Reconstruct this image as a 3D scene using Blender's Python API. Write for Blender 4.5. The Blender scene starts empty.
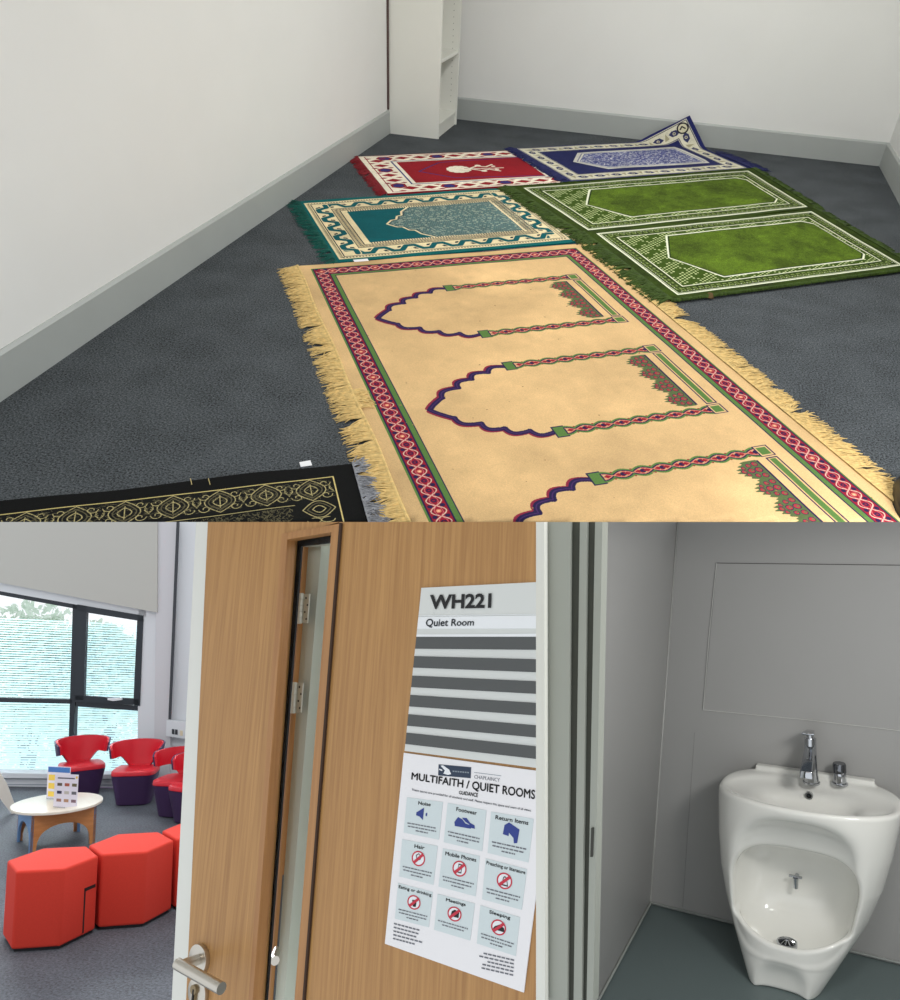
import bpy, bmesh, math, random
import numpy as np
from mathutils import Matrix, Vector
random.seed(7); rng = np.random.default_rng(7)
SC = bpy.context.scene; COL = SC.collection
PI = math.pi

# ------------------------------------------------------------------ camera, world, lamps, exposure
FPX, PPX, PPY = 800.0, 450.0, 500.0
def rodrigues(a):
    a = np.array(a, float); th = np.linalg.norm(a); k = a / th
    K = np.array([[0, -k[2], k[1]], [k[2], 0, -k[0]], [-k[1], k[0], 0]])
    return np.eye(3) + math.sin(th) * K + (1 - math.cos(th)) * K @ K
R0 = np.array([[1, 0, 0], [0, 0, -1], [0, 1, 0]], float)       # level axes -> x right, y down, z forward
EYE = np.array([0, 0, 1.5])
RT = rodrigues([0.64892, 0.25373, 0.1309]) @ R0
cam = bpy.data.cameras.new('camera'); co = bpy.data.objects.new('camera', cam); COL.objects.link(co)
cam.sensor_fit = 'VERTICAL'; cam.sensor_height = 36.0; cam.lens = FPX / 1000.0 * 36.0
cam.clip_start = 0.05; cam.clip_end = 300
m = np.eye(4); m[:3, :3] = RT.T @ np.diag([1, -1, -1]); m[:3, 3] = EYE
co.matrix_world = Matrix(m.tolist()); SC.camera = co

class Room:
    """a room's own axes (x right, y deep, z up from its floor) and where it stands in the building"""
    def __init__(s, rv, eye_height):
        s.R = rodrigues(rv) @ R0; s.h = eye_height
        A = RT.T @ s.R
        m = np.eye(4); m[:3, :3] = A; m[:3, 3] = EYE - A @ np.array([0, 0, eye_height])
        s.M = Matrix(m.tolist()); s.A = A
    def ray(s, p): return s.R.T @ np.array([p[0] - PPX, p[1] - PPY, FPX])
    def z(s, p, z=0.0):
        d = s.ray(p); k = (z - s.h) / d[2]; return Vector((d[0] * k, d[1] * k, z))
    def y(s, p, y):
        d = s.ray(p); k = y / d[1]; return Vector((d[0] * k, y, s.h + d[2] * k))
    def pl(s, p, o, n):
        d = s.ray(p); e = np.array([0, 0, s.h]); k = (np.array(o) - e) @ np.array(n) / (d @ np.array(n)); q = e + d * k
        return Vector(q.tolist())
PRAY = Room([0.64892, 0.25373, 0.1309], 1.5)
WASH = Room([0.02526, 0.558, -0.0377], 2.1)
LOUNGE = Room([-0.123, 0.421, -0.031], 2.059)
DOOR = Room([-0.20477562, 0.64176263, -0.01476758], 0.0)

SC.view_settings.view_transform = 'Standard'; SC.view_settings.look = 'None'
SC.view_settings.gamma = 1.0; SC.view_settings.use_curve_mapping = False
SC.view_settings.exposure = 0.0
W = bpy.data.worlds.new('sky'); SC.world = W; W.use_nodes = True
bg = W.node_tree.nodes['Background']; bg.inputs[0].default_value = (0.93, 0.97, 1.0, 1); bg.inputs[1].default_value = 1.12

def area_lamp(name, room, loc, target, size, power, color=(1, 1, 1), size_y=None, spread=PI):
    l = bpy.data.lights.new(name, 'AREA'); l.energy = power; l.color = color; l.size = size; l.spread = spread
    if size_y: l.shape = 'RECTANGLE'; l.size_y = size_y
    o = bpy.data.objects.new(name, l); COL.objects.link(o)
    p = room.M @ Vector(loc); t = room.M @ Vector(target)
    o.matrix_world = Matrix.Translation(p) @ (t - p).to_track_quat('-Z', 'Y').to_matrix().to_4x4()
    return o
area_lamp('ceiling_panel_light', PRAY, (0.2, 2.2, 2.66), (0.2, 2.2, 0), 0.6, 22, (1, .99, .972), 0.6)
area_lamp('ceiling_panel_light', PRAY, (0.0, 4.6, 2.66), (0.0, 4.6, 0), 0.6, 52, (1, .99, .972), 0.6)
area_lamp('washroom_fill_light', WASH, (0.45, 2.2, 1.92), (-.8, 3.6, .9), 0.35, 16, (1, .99, .96), 0.35)  # added lamp out of view at the right, brightens washroom walls and basin
area_lamp('corridor_ceiling_light', DOOR, (-1.9, -0.5, 1.3), (-.6, .95, -.1), 0.6, 3, (1, .98, .93), 0.6)
area_lamp('lounge_fill_light', LOUNGE, (-3.6, 4.0, 3.4), (-4.6, 4.6, 0), 0.8, 42, (1, .98, .96), 0.8)  # added lamp overhead, no ceiling fitting modelled; lifts the shaded lounge

# ------------------------------------------------------------------ materials
MATS = {}
def lin(c): return tuple((x / 12.92 if x <= .04045 else ((x + .055) / 1.055) ** 2.4) for x in c)
def rgb(r, g, b): return lin((r / 255, g / 255, b / 255))
def mat(name, col, rough=.6, metal=0, noise=0, nscale=60, bump=0, bscale=200, spec=.5, coat=0, emit=None, trans=0, alpha=1, ior=1.45):
    if name in MATS: return MATS[name]
    mt = bpy.data.materials.new(name); mt.use_nodes = True; nt = mt.node_tree; b = nt.nodes['Principled BSDF']
    b.inputs['Base Color'].default_value = (*col, 1); b.inputs['Roughness'].default_value = rough
    b.inputs['Metallic'].default_value = metal; b.inputs['Specular IOR Level'].default_value = spec
    b.inputs['Coat Weight'].default_value = coat; b.inputs['Transmission Weight'].default_value = trans
    b.inputs['IOR'].default_value = ior; b.inputs['Alpha'].default_value = alpha
    tc = nt.nodes.new('ShaderNodeTexCoord')
    if noise:
        n = nt.nodes.new('ShaderNodeTexNoise'); n.inputs['Scale'].default_value = nscale; n.inputs['Detail'].default_value = 4
        nt.links.new(tc.outputs['Object'], n.inputs['Vector'])
        r = nt.nodes.new('ShaderNodeMapRange'); r.inputs[1].default_value = .3; r.inputs[2].default_value = .7
        r.inputs[3].default_value = 1 - noise; r.inputs[4].default_value = 1 + noise
        nt.links.new(n.outputs['Fac'], r.inputs[0])
        mx = nt.nodes.new('ShaderNodeVectorMath'); mx.operation = 'SCALE'; mx.inputs[0].default_value = col
        nt.links.new(r.outputs[0], mx.inputs['Scale']); nt.links.new(mx.outputs[0], b.inputs['Base Color'])
    if bump:
        n = nt.nodes.new('ShaderNodeTexNoise'); n.inputs['Scale'].default_value = bscale; n.inputs['Detail'].default_value = 3
        nt.links.new(tc.outputs['Object'], n.inputs['Vector'])
        bp = nt.nodes.new('ShaderNodeBump'); bp.inputs['Strength'].default_value = bump; bp.inputs['Distance'].default_value = .004
        nt.links.new(n.outputs['Fac'], bp.inputs['Height']); nt.links.new(bp.outputs[0], b.inputs['Normal'])
    MATS[name] = mt; return mt
def carpet_mat(name, col, amp, s1=150, s2=14):
    mt = mat(name, col, 1.0, spec=.1); nt = mt.node_tree; b = nt.nodes['Principled BSDF']
    tc = nt.nodes.new('ShaderNodeTexCoord')
    a = nt.nodes.new('ShaderNodeTexNoise'); a.inputs['Scale'].default_value = s1; a.inputs['Detail'].default_value = 5; a.inputs['Roughness'].default_value = .8
    c = nt.nodes.new('ShaderNodeTexNoise'); c.inputs['Scale'].default_value = s2; c.inputs['Detail'].default_value = 4
    for n in (a, c): nt.links.new(tc.outputs['Object'], n.inputs['Vector'])
    s = nt.nodes.new('ShaderNodeMath'); s.operation = 'MULTIPLY_ADD'; s.inputs[1].default_value = .12
    nt.links.new(c.outputs['Fac'], s.inputs[0]); nt.links.new(a.outputs['Fac'], s.inputs[2])
    r = nt.nodes.new('ShaderNodeMapRange'); r.inputs[1].default_value = .42; r.inputs[2].default_value = .70
    r.inputs[3].default_value = 1 - amp; r.inputs[4].default_value = 1 + amp; r.clamp = False
    nt.links.new(s.outputs[0], r.inputs[0])
    mx = nt.nodes.new('ShaderNodeVectorMath'); mx.operation = 'SCALE'; mx.inputs[0].default_value = col
    nt.links.new(r.outputs[0], mx.inputs['Scale']); nt.links.new(mx.outputs[0], b.inputs['Base Color'])
    bp = nt.nodes.new('ShaderNodeBump'); bp.inputs['Strength'].default_value = .6; bp.inputs['Distance'].default_value = .004
    nt.links.new(a.outputs['Fac'], bp.inputs['Height']); nt.links.new(bp.outputs[0], b.inputs['Normal'])
    return mt
def wood_mat(name, c1, c2, rough, scale, axis_scale):
    mt = bpy.data.materials.new(name); mt.use_nodes = True; nt = mt.node_tree; b = nt.nodes['Principled BSDF']
    b.inputs['Roughness'].default_value = rough
    tc = nt.nodes.new('ShaderNodeTexCoord'); mp = nt.nodes.new('ShaderNodeMapping'); mp.inputs['Scale'].default_value = axis_scale
    nt.links.new(tc.outputs['Object'], mp.inputs['Vector'])
    n = nt.nodes.new('ShaderNodeTexNoise'); n.inputs['Scale'].default_value = scale; n.inputs['Detail'].default_value = 7; n.inputs['Roughness'].default_value = .65; n.inputs['Distortion'].default_value = .5
    nt.links.new(mp.outputs[0], n.inputs['Vector'])
    cr = nt.nodes.new('ShaderNodeValToRGB'); cr.color_ramp.elements[0].position = .3; cr.color_ramp.elements[1].position = .7
    cr.color_ramp.elements[0].color = (*c1, 1); cr.color_ramp.elements[1].color = (*c2, 1)
    nt.links.new(n.outputs['Fac'], cr.inputs[0]); nt.links.new(cr.outputs[0], b.inputs['Base Color'])
    return mt
def tex_mat(name, arr, rough=.95, bump=.3, sheen=0, bscale=350):
    H, Wd = arr.shape[:2]
    im = bpy.data.images.new(name, Wd, H); px = np.ones((H, Wd, 4), np.float32); px[..., :3] = np.clip(arr, 0, 1)
    im.pixels.foreach_set(px.ravel()); im.update(); im.pack()
    mt = bpy.data.materials.new(name); mt.use_nodes = True; nt = mt.node_tree; b = nt.nodes['Principled BSDF']
    b.inputs['Roughness'].default_value = rough; b.inputs['Specular IOR Level'].default_value = .15
    t = nt.nodes.new('ShaderNodeTexImage'); t.image = im; t.extension = 'EXTEND'
    nt.links.new(t.outputs['Color'], b.inputs['Base Color'])
    tc = nt.nodes.new('ShaderNodeTexCoord'); n = nt.nodes.new('ShaderNodeTexNoise'); n.inputs['Scale'].default_value = bscale
    nt.links.new(tc.outputs['Object'], n.inputs['Vector'])
    bp = nt.nodes.new('ShaderNodeBump'); bp.inputs['Strength'].default_value = bump; bp.inputs['Distance'].default_value = .004
    nt.links.new(n.outputs['Fac'], bp.inputs['Height']); nt.links.new(bp.outputs[0], b.inputs['Normal'])
    return mt

# ------------------------------------------------------------------ mesh helpers
class MB:
    def __init__(s): s.v = []; s.f = []
    def add(s, vs, fs):
        b = len(s.v); s.v += [tuple(v) for v in vs]; s.f += [tuple(b + i for i in f) for f in fs]; return s
    def box(s, a, b):
        (x0, y0, z0), (x1, y1, z1) = a, b
        return s.hexa([(x0, y0, z0), (x1, y0, z0), (x1, y1, z0), (x0, y1, z0)], [(x0, y0, z1), (x1, y0, z1), (x1, y1, z1), (x0, y1, z1)])
    def hexa(s, bot, top):
        n = len(bot)
        return s.add(list(bot) + list(top), [tuple(range(n))[::-1], tuple(range(n, 2 * n))] + [(i, (i + 1) % n, n + (i + 1) % n, n + i) for i in range(n)])
    def tube(s, pts, rad, seg=12, cap=True):
        pts = [Vector(p) for p in pts]; rad = rad if isinstance(rad, (list, tuple)) else [rad] * len(pts)
        base = len(s.v); up = None
        for i, p in enumerate(pts):
            d = (pts[min(i + 1, len(pts) - 1)] - pts[max(i - 1, 0)]).normalized()
            if up is None: up = d.orthogonal().normalized()
            up = (up - d * up.dot(d)).normalized(); w = d.cross(up)
            for k in range(seg):
                a = 2 * PI * k / seg; s.v.append(tuple(p + (up * math.cos(a) + w * math.sin(a)) * rad[i]))
        for i in range(len(pts) - 1):
            for k in range(seg):
                a = base + i * seg + k; b = base + i * seg + (k + 1) % seg; s.f.append((a, b, b + seg, a + seg))
        if cap:
            s.f.append(tuple(base + k for k in range(seg))[::-1]); s.f.append(tuple(base + (len(pts) - 1) * seg + k for k in range(seg)))
        return s
    def build(s, name, material, parent=None, smooth=False, bevel=0, bseg=2):
        me = bpy.data.meshes.new(name); me.from_pydata(s.v, [], s.f); me.validate(); me.update()
        bm = bmesh.new(); bm.from_mesh(me); bmesh.ops.recalc_face_normals(bm, faces=bm.faces)
        if bevel: bmesh.ops.bevel(bm, geom=[e for e in bm.edges], offset=bevel, segments=bseg, affect='EDGES', profile=.6)
        bm.to_mesh(me); bm.free()
        if smooth:
            for p in me.polygons: p.use_smooth = True
            if smooth != 'all': me.set_sharp_from_angle(angle=math.radians(40))
        me.materials.append(material)
        o = bpy.data.objects.new(name, me); COL.objects.link(o)
        if parent is not None: o.parent = parent
        return o
def tag(o, label=None, cat=None, group=None, kind=None):
    for k, v in (('label', label), ('category', cat), ('group', group), ('kind', kind)):
        if v: o[k] = v
    return o
def thing(name, room, loc=(0, 0, 0), label=None, cat=None, group=None, rz=0):
    o = bpy.data.objects.new(name, None); COL.objects.link(o); o.empty_display_size = .05
    o.matrix_world = room.M @ Matrix.Translation(Vector(loc)) @ Matrix.Rotation(rz, 4, 'Z'); return tag(o, label, cat, group)
def place(o, room, loc=(0, 0, 0)):
    o.matrix_world = room.M @ Matrix.Translation(Vector(loc)); return o
def struct(o, room, loc=(0, 0, 0)): place(o, room, loc); o['kind'] = 'structure'; return o
def wedge(a, b, keep):
    """the vertical cut between two of the cutaway rooms: plane through the eye, keeping the side of pixel KEEP"""
    da, db, dk = (RT.T @ np.array([p[0] - PPX, p[1] - PPY, FPX]) for p in (a, b, keep))
    n = np.cross(da, db); n /= np.linalg.norm(n)
    if n @ dk < 0: n = -n
    return Vector(EYE.tolist()), Vector(n.tolist())
CUT_TOP = wedge((0, 522), (900, 522), (450, 100))
CUT_LOW = wedge((0, 522), (900, 522), (450, 900))
CUT_LEFT = wedge((536, 522), (536, 1000), (100, 700))
CUT_RIGHT = wedge((536, 522), (536, 1000), (800, 700))
def world_matrix(o):
    m = o.matrix_basis.copy(); p = o.parent
    while p is not None: m = p.matrix_basis @ m; p = p.parent
    return m
def cut(o, *planes, cap=True):
    if o.type == 'MESH':
        mi = world_matrix(o).inverted(); bm = bmesh.new(); bm.from_mesh(o.data)
        for c, n in planes:
            cl = mi @ c; nl = (mi.to_3x3() @ n).normalized()
            if all((v.co - cl).dot(nl) > -1e-6 for v in bm.verts): continue
            g = bmesh.ops.bisect_plane(bm, geom=bm.verts[:] + bm.edges[:] + bm.faces[:], plane_co=cl, plane_no=nl, clear_inner=True, dist=1e-6)
            if cap:
                ed = [e for e in g['geom_cut'] if isinstance(e, bmesh.types.BMEdge)]
                if ed: bmesh.ops.holes_fill(bm, edges=ed, sides=0)
        bm.to_mesh(o.data); bm.free()
    for c in o.children: cut(c, *planes, cap=cap)
    return o

# ------------------------------------------------------------------ pattern painter (woven rug designs)
class Canvas:
    def __init__(s, w, h, ppm, col):
        s.w, s.h, s.k = w, h, ppm; s.a = np.empty((int(h * ppm), int(w * ppm), 3)); s.a[:] = np.array(col) / 255.
    def _win(s, x0, y0, x1, y1):
        i0, i1 = max(0, int(y0 * s.k) - 1), min(s.a.shape[0], int(y1 * s.k) + 2); j0, j1 = max(0, int(x0 * s.k) - 1), min(s.a.shape[1], int(x1 * s.k) + 2)
        if i0 >= i1 or j0 >= j1: return None
        Y, X = np.mgrid[i0:i1, j0:j1]; return slice(i0, i1), slice(j0, j1), (X + .5) / s.k, (Y + .5) / s.k
    def mask(s, w, m, col): s.a[w[0], w[1]][m] = np.array(col) / 255.
    def rect(s, x0, y0, x1, y1, col): s.poly([(x0, y0), (x1, y0), (x1, y1), (x0, y1)], col)
    def poly(s, P, col):
        P = np.array(P); w = s._win(P[:, 0].min(), P[:, 1].min(), P[:, 0].max(), P[:, 1].max())
        if w is None: return
        X, Y = w[2], w[3]; m = np.zeros(X.shape, bool)
        for i in range(len(P)):
            x0, y0 = P[i]; x1, y1 = P[(i + 1) % len(P)]
            if y0 == y1: continue
            m ^= ((y0 > Y) != (y1 > Y)) & (X < (x1 - x0) * (Y - y0) / (y1 - y0) + x0)
        s.mask(w, m, col)
    def disc(s, x, y, r, col, ry=None):
        ry = ry or r; w = s._win(x - r, y - ry, x + r, y + ry)
        if w is not None: s.mask(w, ((w[2] - x) / r) ** 2 + ((w[3] - y) / ry) ** 2 < 1, col)
    def line(s, P, wd, col):
        for (x0, y0), (x1, y1) in zip(P[:-1], P[1:]):
            h = wd / 2; w = s._win(min(x0, x1) - h, min(y0, y1) - h, max(x0, x1) + h, max(y0, y1) + h)
            if w is None: continue
            X, Y = w[2], w[3]; dx, dy = x1 - x0, y1 - y0; L = dx * dx + dy * dy or 1e-12
            t = np.clip(((X - x0) * dx + (Y - y0) * dy) / L, 0, 1)
            s.mask(w, (X - x0 - t * dx) ** 2 + (Y - y0 - t * dy) ** 2 < h * h, col)
    def frame(s, x0, y0, x1, y1, wd, col):
        s.rect(x0, y0, x1, y0 + wd, col); s.rect(x0, y1 - wd, x1, y1, col); s.rect(x0, y0, x0 + wd, y1, col); s.rect(x1 - wd, y0, x1, y1, col)
    def dia(s, x, y, rx, ry, col): s.poly([(x - rx, y), (x, y - ry), (x + rx, y), (x, y + ry)], col)
    def mottle(s, amp, cell, seed=0):
        r = np.random.default_rng(seed); H, Wd = s.a.shape[:2]; tot = np.zeros((H, Wd))
        for c, a in ((cell, 1), (cell / 3, .6), (cell / 9, .4)):
            n = max(2, int(s.h / c) + 2), max(2, int(s.w / c) + 2); g = r.normal(size=n)
            yy = np.linspace(0, n[0] - 1.001, H); xx = np.linspace(0, n[1] - 1.001, Wd); yi = yy.astype(int); xi = xx.astype(int); fy = (yy - yi)[:, None]; fx = (xx - xi)[None]
            fy = fy * fy * (3 - 2 * fy); fx = fx * fx * (3 - 2 * fx)
            tot += a * (g[yi][:, xi] * (1 - fy) * (1 - fx) + g[yi + 1][:, xi] * fy * (1 - fx) + g[yi][:, xi + 1] * (1 - fy) * fx + g[yi + 1][:, xi + 1] * fy * fx)
        s.a *= (1 + amp * tot)[..., None]; return s
    def grain(s, amp, seed=0): s.a *= (1 + amp * np.random.default_rng(seed).normal(size=s.a.shape[:2]))[..., None]; return s
    def along(s, fn, x0, y0, x1, y1, off):
        """call fn(place, n) along the four sides of a rectangular band's centre line; place(a, b) -> canvas xy"""
        x0 += off; y0 += off; x1 -= off; y1 -= off
        for (ox, oy), (ax, ay), (bx, by) in (((x0, y0), (x1, y0), (0, -1)), ((x1, y0), (x1, y1), (1, 0)), ((x1, y1), (x0, y1), (0, 1)), ((x0, y1), (x0, y0), (-1, 0))):
            L = math.hypot(ax - ox, ay - oy); tx, ty = (ax - ox) / L, (ay - oy) / L
            fn(lambda a, b, ox=ox, oy=oy, tx=tx, ty=ty, bx=bx, by=by: (ox + tx * a + bx * b, oy + ty * a + by * b), L)

# ================================================================== THE PRAYER ROOM
LX, BY, RX, SK = -2.124, 6.679, 1.400, 0.159
wall_white = mat('white_wall_paint', rgb(225, 225, 222), .75, noise=.012, nscale=3, bump=.03, bscale=90)
skirt_grey = mat('grey_skirting_paint', rgb(166, 170, 167), .45, noise=.02, nscale=5)
carpet = carpet_mat('charcoal_carpet', rgb(76, 80, 83), .95, 140, 5)
o = struct(MB().box((LX - .12, .2, -.12), (RX + 1.2, BY + .12, 0)).build('floor', carpet), PRAY); cut(o, CUT_TOP)
o = struct(MB().box((LX - .12, .0, 0), (LX, BY + .12, 2.72)).build('wall_left', wall_white), PRAY); cut(o, CUT_TOP)
o = struct(MB().box((LX, BY, 0), (RX + .12, BY + .12, 2.72)).build('wall_back', wall_white), PRAY)
o = struct(MB().box((RX, 3.6, 0), (RX + .12, BY, 2.72)).build('wall_right', wall_white), PRAY)
struct(MB().box((LX - .12, .3, 2.72), (RX + .12, BY + .12, 2.84)).build('ceiling', mat('ceiling_tile_white', rgb(235, 235, 232), .9, noise=.02)), PRAY)
def skirting(name, p, q, inward):
    p = Vector(p); q = Vector(q); n = Vector(inward)
    prof = [(0, 0), (.016, 0), (.016, SK - .012), (.006, SK), (0, SK)]
    a = [p + n * x + Vector((0, 0, z)) for x, z in prof]; b = [q + n * x + Vector((0, 0, z)) for x, z in prof]
    k = len(prof); mb = MB(); mb.add(a + b, [tuple(range(k)), tuple(range(k, 2 * k))[::-1]] + [(i, (i + 1) % k, k + (i + 1) % k, k + i) for i in range(k)])
    return struct(mb.build(name, skirt_grey), PRAY)
cut(skirting('baseboard_left', (LX, .3, 0), (LX, BY, 0), (1, 0, 0)), CUT_TOP)
skirting('baseboard_back', (LX, BY, 0), (RX, BY, 0), (0, -1, 0))
skirting('baseboard_right', (RX, 3.6, 0), (RX, BY - .016, 0), (-1, 0, 0))

# bookcase
shelf_white = mat('white_melamine', rgb(226, 226, 218), .35, noise=.006, nscale=4)
hole_dark = mat('peg_hole_dark', rgb(96, 96, 92), .8)
_f = PRAY.z((438.3, 139.2)); Y0, Y1, XF = _f.y, 6.50, _f.x; XB = LX + .004; H = 2.02
bk = thing('bookcase', PRAY, (XB, Y0, 0), 'tall narrow white bookcase with adjustable shelves in the corner of the prayer room', 'bookcase')
dpt = XF - XB; t = .018; wd = Y1 - Y0
def side(y):
    mb = MB(); pr = [(0, .09), (.012, .085), (.016, .0), (dpt, 0), (dpt, H), (0, H)]   # cut away round the skirting
    return mb.hexa([(x, y, z) for x, z in pr], [(x, y + t, z) for x, z in pr])
for y in (0, wd - t):
    s = side(y).build('side_panel', shelf_white, bk)
    mb = MB()
    for xx in (.07, dpt - .05):
        for k in range(44):
            z = .16 + k * .04; yy = y + t if y == 0 else y - .0006
            if abs(z % .5 - .3) < .3: mb.tube([(xx, yy, z), (xx, yy + .0006, z)], .0028, 6)
    mb.build('peg_holes', hole_dark, s)['kind'] = 'stuff'
for z in (.075, .49, .97, 1.36, 1.70, H - t):
    MB().box((.012, t, z), (dpt - .003, wd - t, z + t + .004)).build('shelf', shelf_white, bk, bevel=.0008, bseg=1)
MB().box((dpt - .03, t, 0), (dpt - .012, wd - t, .075)).build('plinth', shelf_white, bk)
MB().box((0.002, t, .075), (.006, wd - t, H)).build('back_panel', shelf_white, bk)
tag(place(MB().box((0, 0, 0), (.014, .010, 2.2)).build('brown_strip', mat('strip_brown', rgb(84, 66, 62), .7)), PRAY, (LX + .0005, Y0 - .016, .165)),  # narrow brown upright beside the bookcase
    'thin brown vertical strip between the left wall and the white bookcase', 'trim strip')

# ---------- rugs
def rug_mesh(name, q, w, h, z, thick, material, sub=.03, wav=.0015, curl=None, seed=0, parent=None):
    """q: far-left, far-right, near-right, near-left corners on the floor; u runs left-right, v far-near"""
    n = max(2, int(w / sub)); mm = max(2, int(h / sub)); r = np.random.default_rng(seed)
    ph = r.uniform(0, 6, 6); q = [np.array(p, float) for p in q]; o = sum(q) / 4
    vs, uv = [], []
    for j in range(mm + 1):
        for i in range(n + 1):
            a, b = i / n, j / mm
            p = (1 - a) * (1 - b) * q[0] + a * (1 - b) * q[1] + a * b * q[2] + (1 - a) * b * q[3]
            ed = min(a, 1 - a) * w; eb = min(b, 1 - b) * h
            k = .0035 * (math.sin(9 * a * w + ph[0]) + math.sin(14 * b * h + ph[1]))
            p = p + (np.array([k, -k]) if min(ed, eb) < .001 else 0)
            zz = thick + wav * (math.sin(7 * p[0] + ph[2]) * math.sin(6 * p[1] + ph[3]) + .6 * math.sin(17 * p[0] + ph[4]) * math.sin(15 * p[1] + ph[5]) + 1)
            v = Vector((p[0] - o[0], p[1] - o[1], zz))
            if curl: v = curl(v, a * w, b * h)
            vs.append(v); uv.append((a, b))
    N = len(vs); top = [(j * (n + 1) + i, (j + 1) * (n + 1) + i, (j + 1) * (n + 1) + i + 1, j * (n + 1) + i + 1) for j in range(mm) for i in range(n)]
    # underside follows the top, one pile-depth lower
    me0 = bpy.data.meshes.new('t'); me0.from_pydata(vs, [], top); me0.update()
    nrm = [Vector(x.normal) for x in me0.vertices]; flip = -1 if nrm[N // 2].z < 0 else 1
    low = [v - nn * flip * (v.z if not curl and False else max(.004, thick)) if curl else Vector((v.x, v.y, 0)) for v, nn in zip(vs, nrm)]
    if curl: low = [Vector((l.x, l.y, max(l.z, 0))) for l in low]
    bpy.data.meshes.remove(me0)
    ring = [i for i in range(n + 1)] + [j * (n + 1) + n for j in range(1, mm + 1)] + [mm * (n + 1) + i for i in range(n - 1, -1, -1)] + [j * (n + 1) for j in range(mm - 1, 0, -1)]
    faces = top + [tuple(N + i for i in f[::-1]) for f in top] + [(ring[k], ring[(k + 1) % len(ring)], N + ring[(k + 1) % len(ring)], N + ring[k]) for k in range(len(ring))]
    me = bpy.data.meshes.new(name); me.from_pydata(vs + low, [], faces); me.update()
    bm = bmesh.new(); bm.from_mesh(me); bmesh.ops.recalc_face_normals(bm, faces=bm.faces)
    L = bm.loops.layers.uv.new('UVMap')
    for f in bm.faces:
        for l in f.loops: l[L].uv = uv[l.vert.index % N]
    bm.to_mesh(me); bm.free()
    for p in me.polygons: p.use_smooth = True
    me.set_sharp_from_angle(angle=math.radians(50)); me.materials.append(material)
    ob = bpy.data.objects.new(name, me); COL.objects.link(ob); ob['_o'] = 0; del ob['_o']
    if parent is not None: ob.parent = parent
    return ob, Vector((o[0], o[1], z))
def fringe(name, p0, p1, out, length, count, material, parent, z=.006, jit=.35, wid=.0022, drop=True, seed=0, bunch=0, t0=0, t1=1):
    """threads from the edge p0-p1 (in the rug's own axes) lying outwards"""
    r = np.random.default_rng(seed); mb = MB(); p0 = np.array(p0, float); p1 = np.array(p1, float); out = np.array(out, float); out /= np.linalg.norm(out)
    d = (p1 - p0); L = np.linalg.norm(d); d = d / L
    lean = 0
    for k in range(count):
        s = t0 + (t1 - t0) * (k + r.uniform(-.5, .5)) / count; s = min(1, max(0, s))
        if bunch and k % bunch == 0: lean = r.normal() * jit
        a = lean + r.normal() * jit * .35; ln = length * r.uniform(.72, 1.1)
        dirv = out * math.cos(a) + d * math.sin(a); b = a + r.normal() * .35; dir2 = out * math.cos(b) + d * math.sin(b)
        P = [p0 + d * L * s - out * .004, None, None, None]; P[1] = P[0] + dirv * ln * .35; P[2] = P[1] + (dirv + dir2) * .5 * ln * .35; P[3] = P[2] + dir2 * ln * .3
        zs = [z + .002, z * r.uniform(.7, 1.5), z * r.uniform(.4, 1.2), .0015 + r.uniform(0, .003)]
        pts = [Vector((P[i][0], P[i][1], zs[i])) for i in range(4)]
        mb.tube(pts, [wid, wid * .9, wid * .8, wid * .35], 4, cap=False)
    o = mb.build(name, material, parent, smooth='all'); o['kind'] = 'stuff'; return o
def rug(name, q, w, h, z, thick, arr, label, group=None, curl=None, seed=0, wav=.0015, bump=.35, sub=.03):
    m_ = tex_mat(name + '_weave', arr, bump=bump)
    ob, c = rug_mesh('pile', q, w, h, z, thick, m_, curl=curl, seed=seed, wav=wav, sub=sub)
    root = thing(name, PRAY, c, label, 'rug', group); ob.parent = root
    loc = [Vector((p[0] - c[0], p[1] - c[1], 0)) for p in q]
    return root, loc

CREAM = (226, 214, 184)
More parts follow.
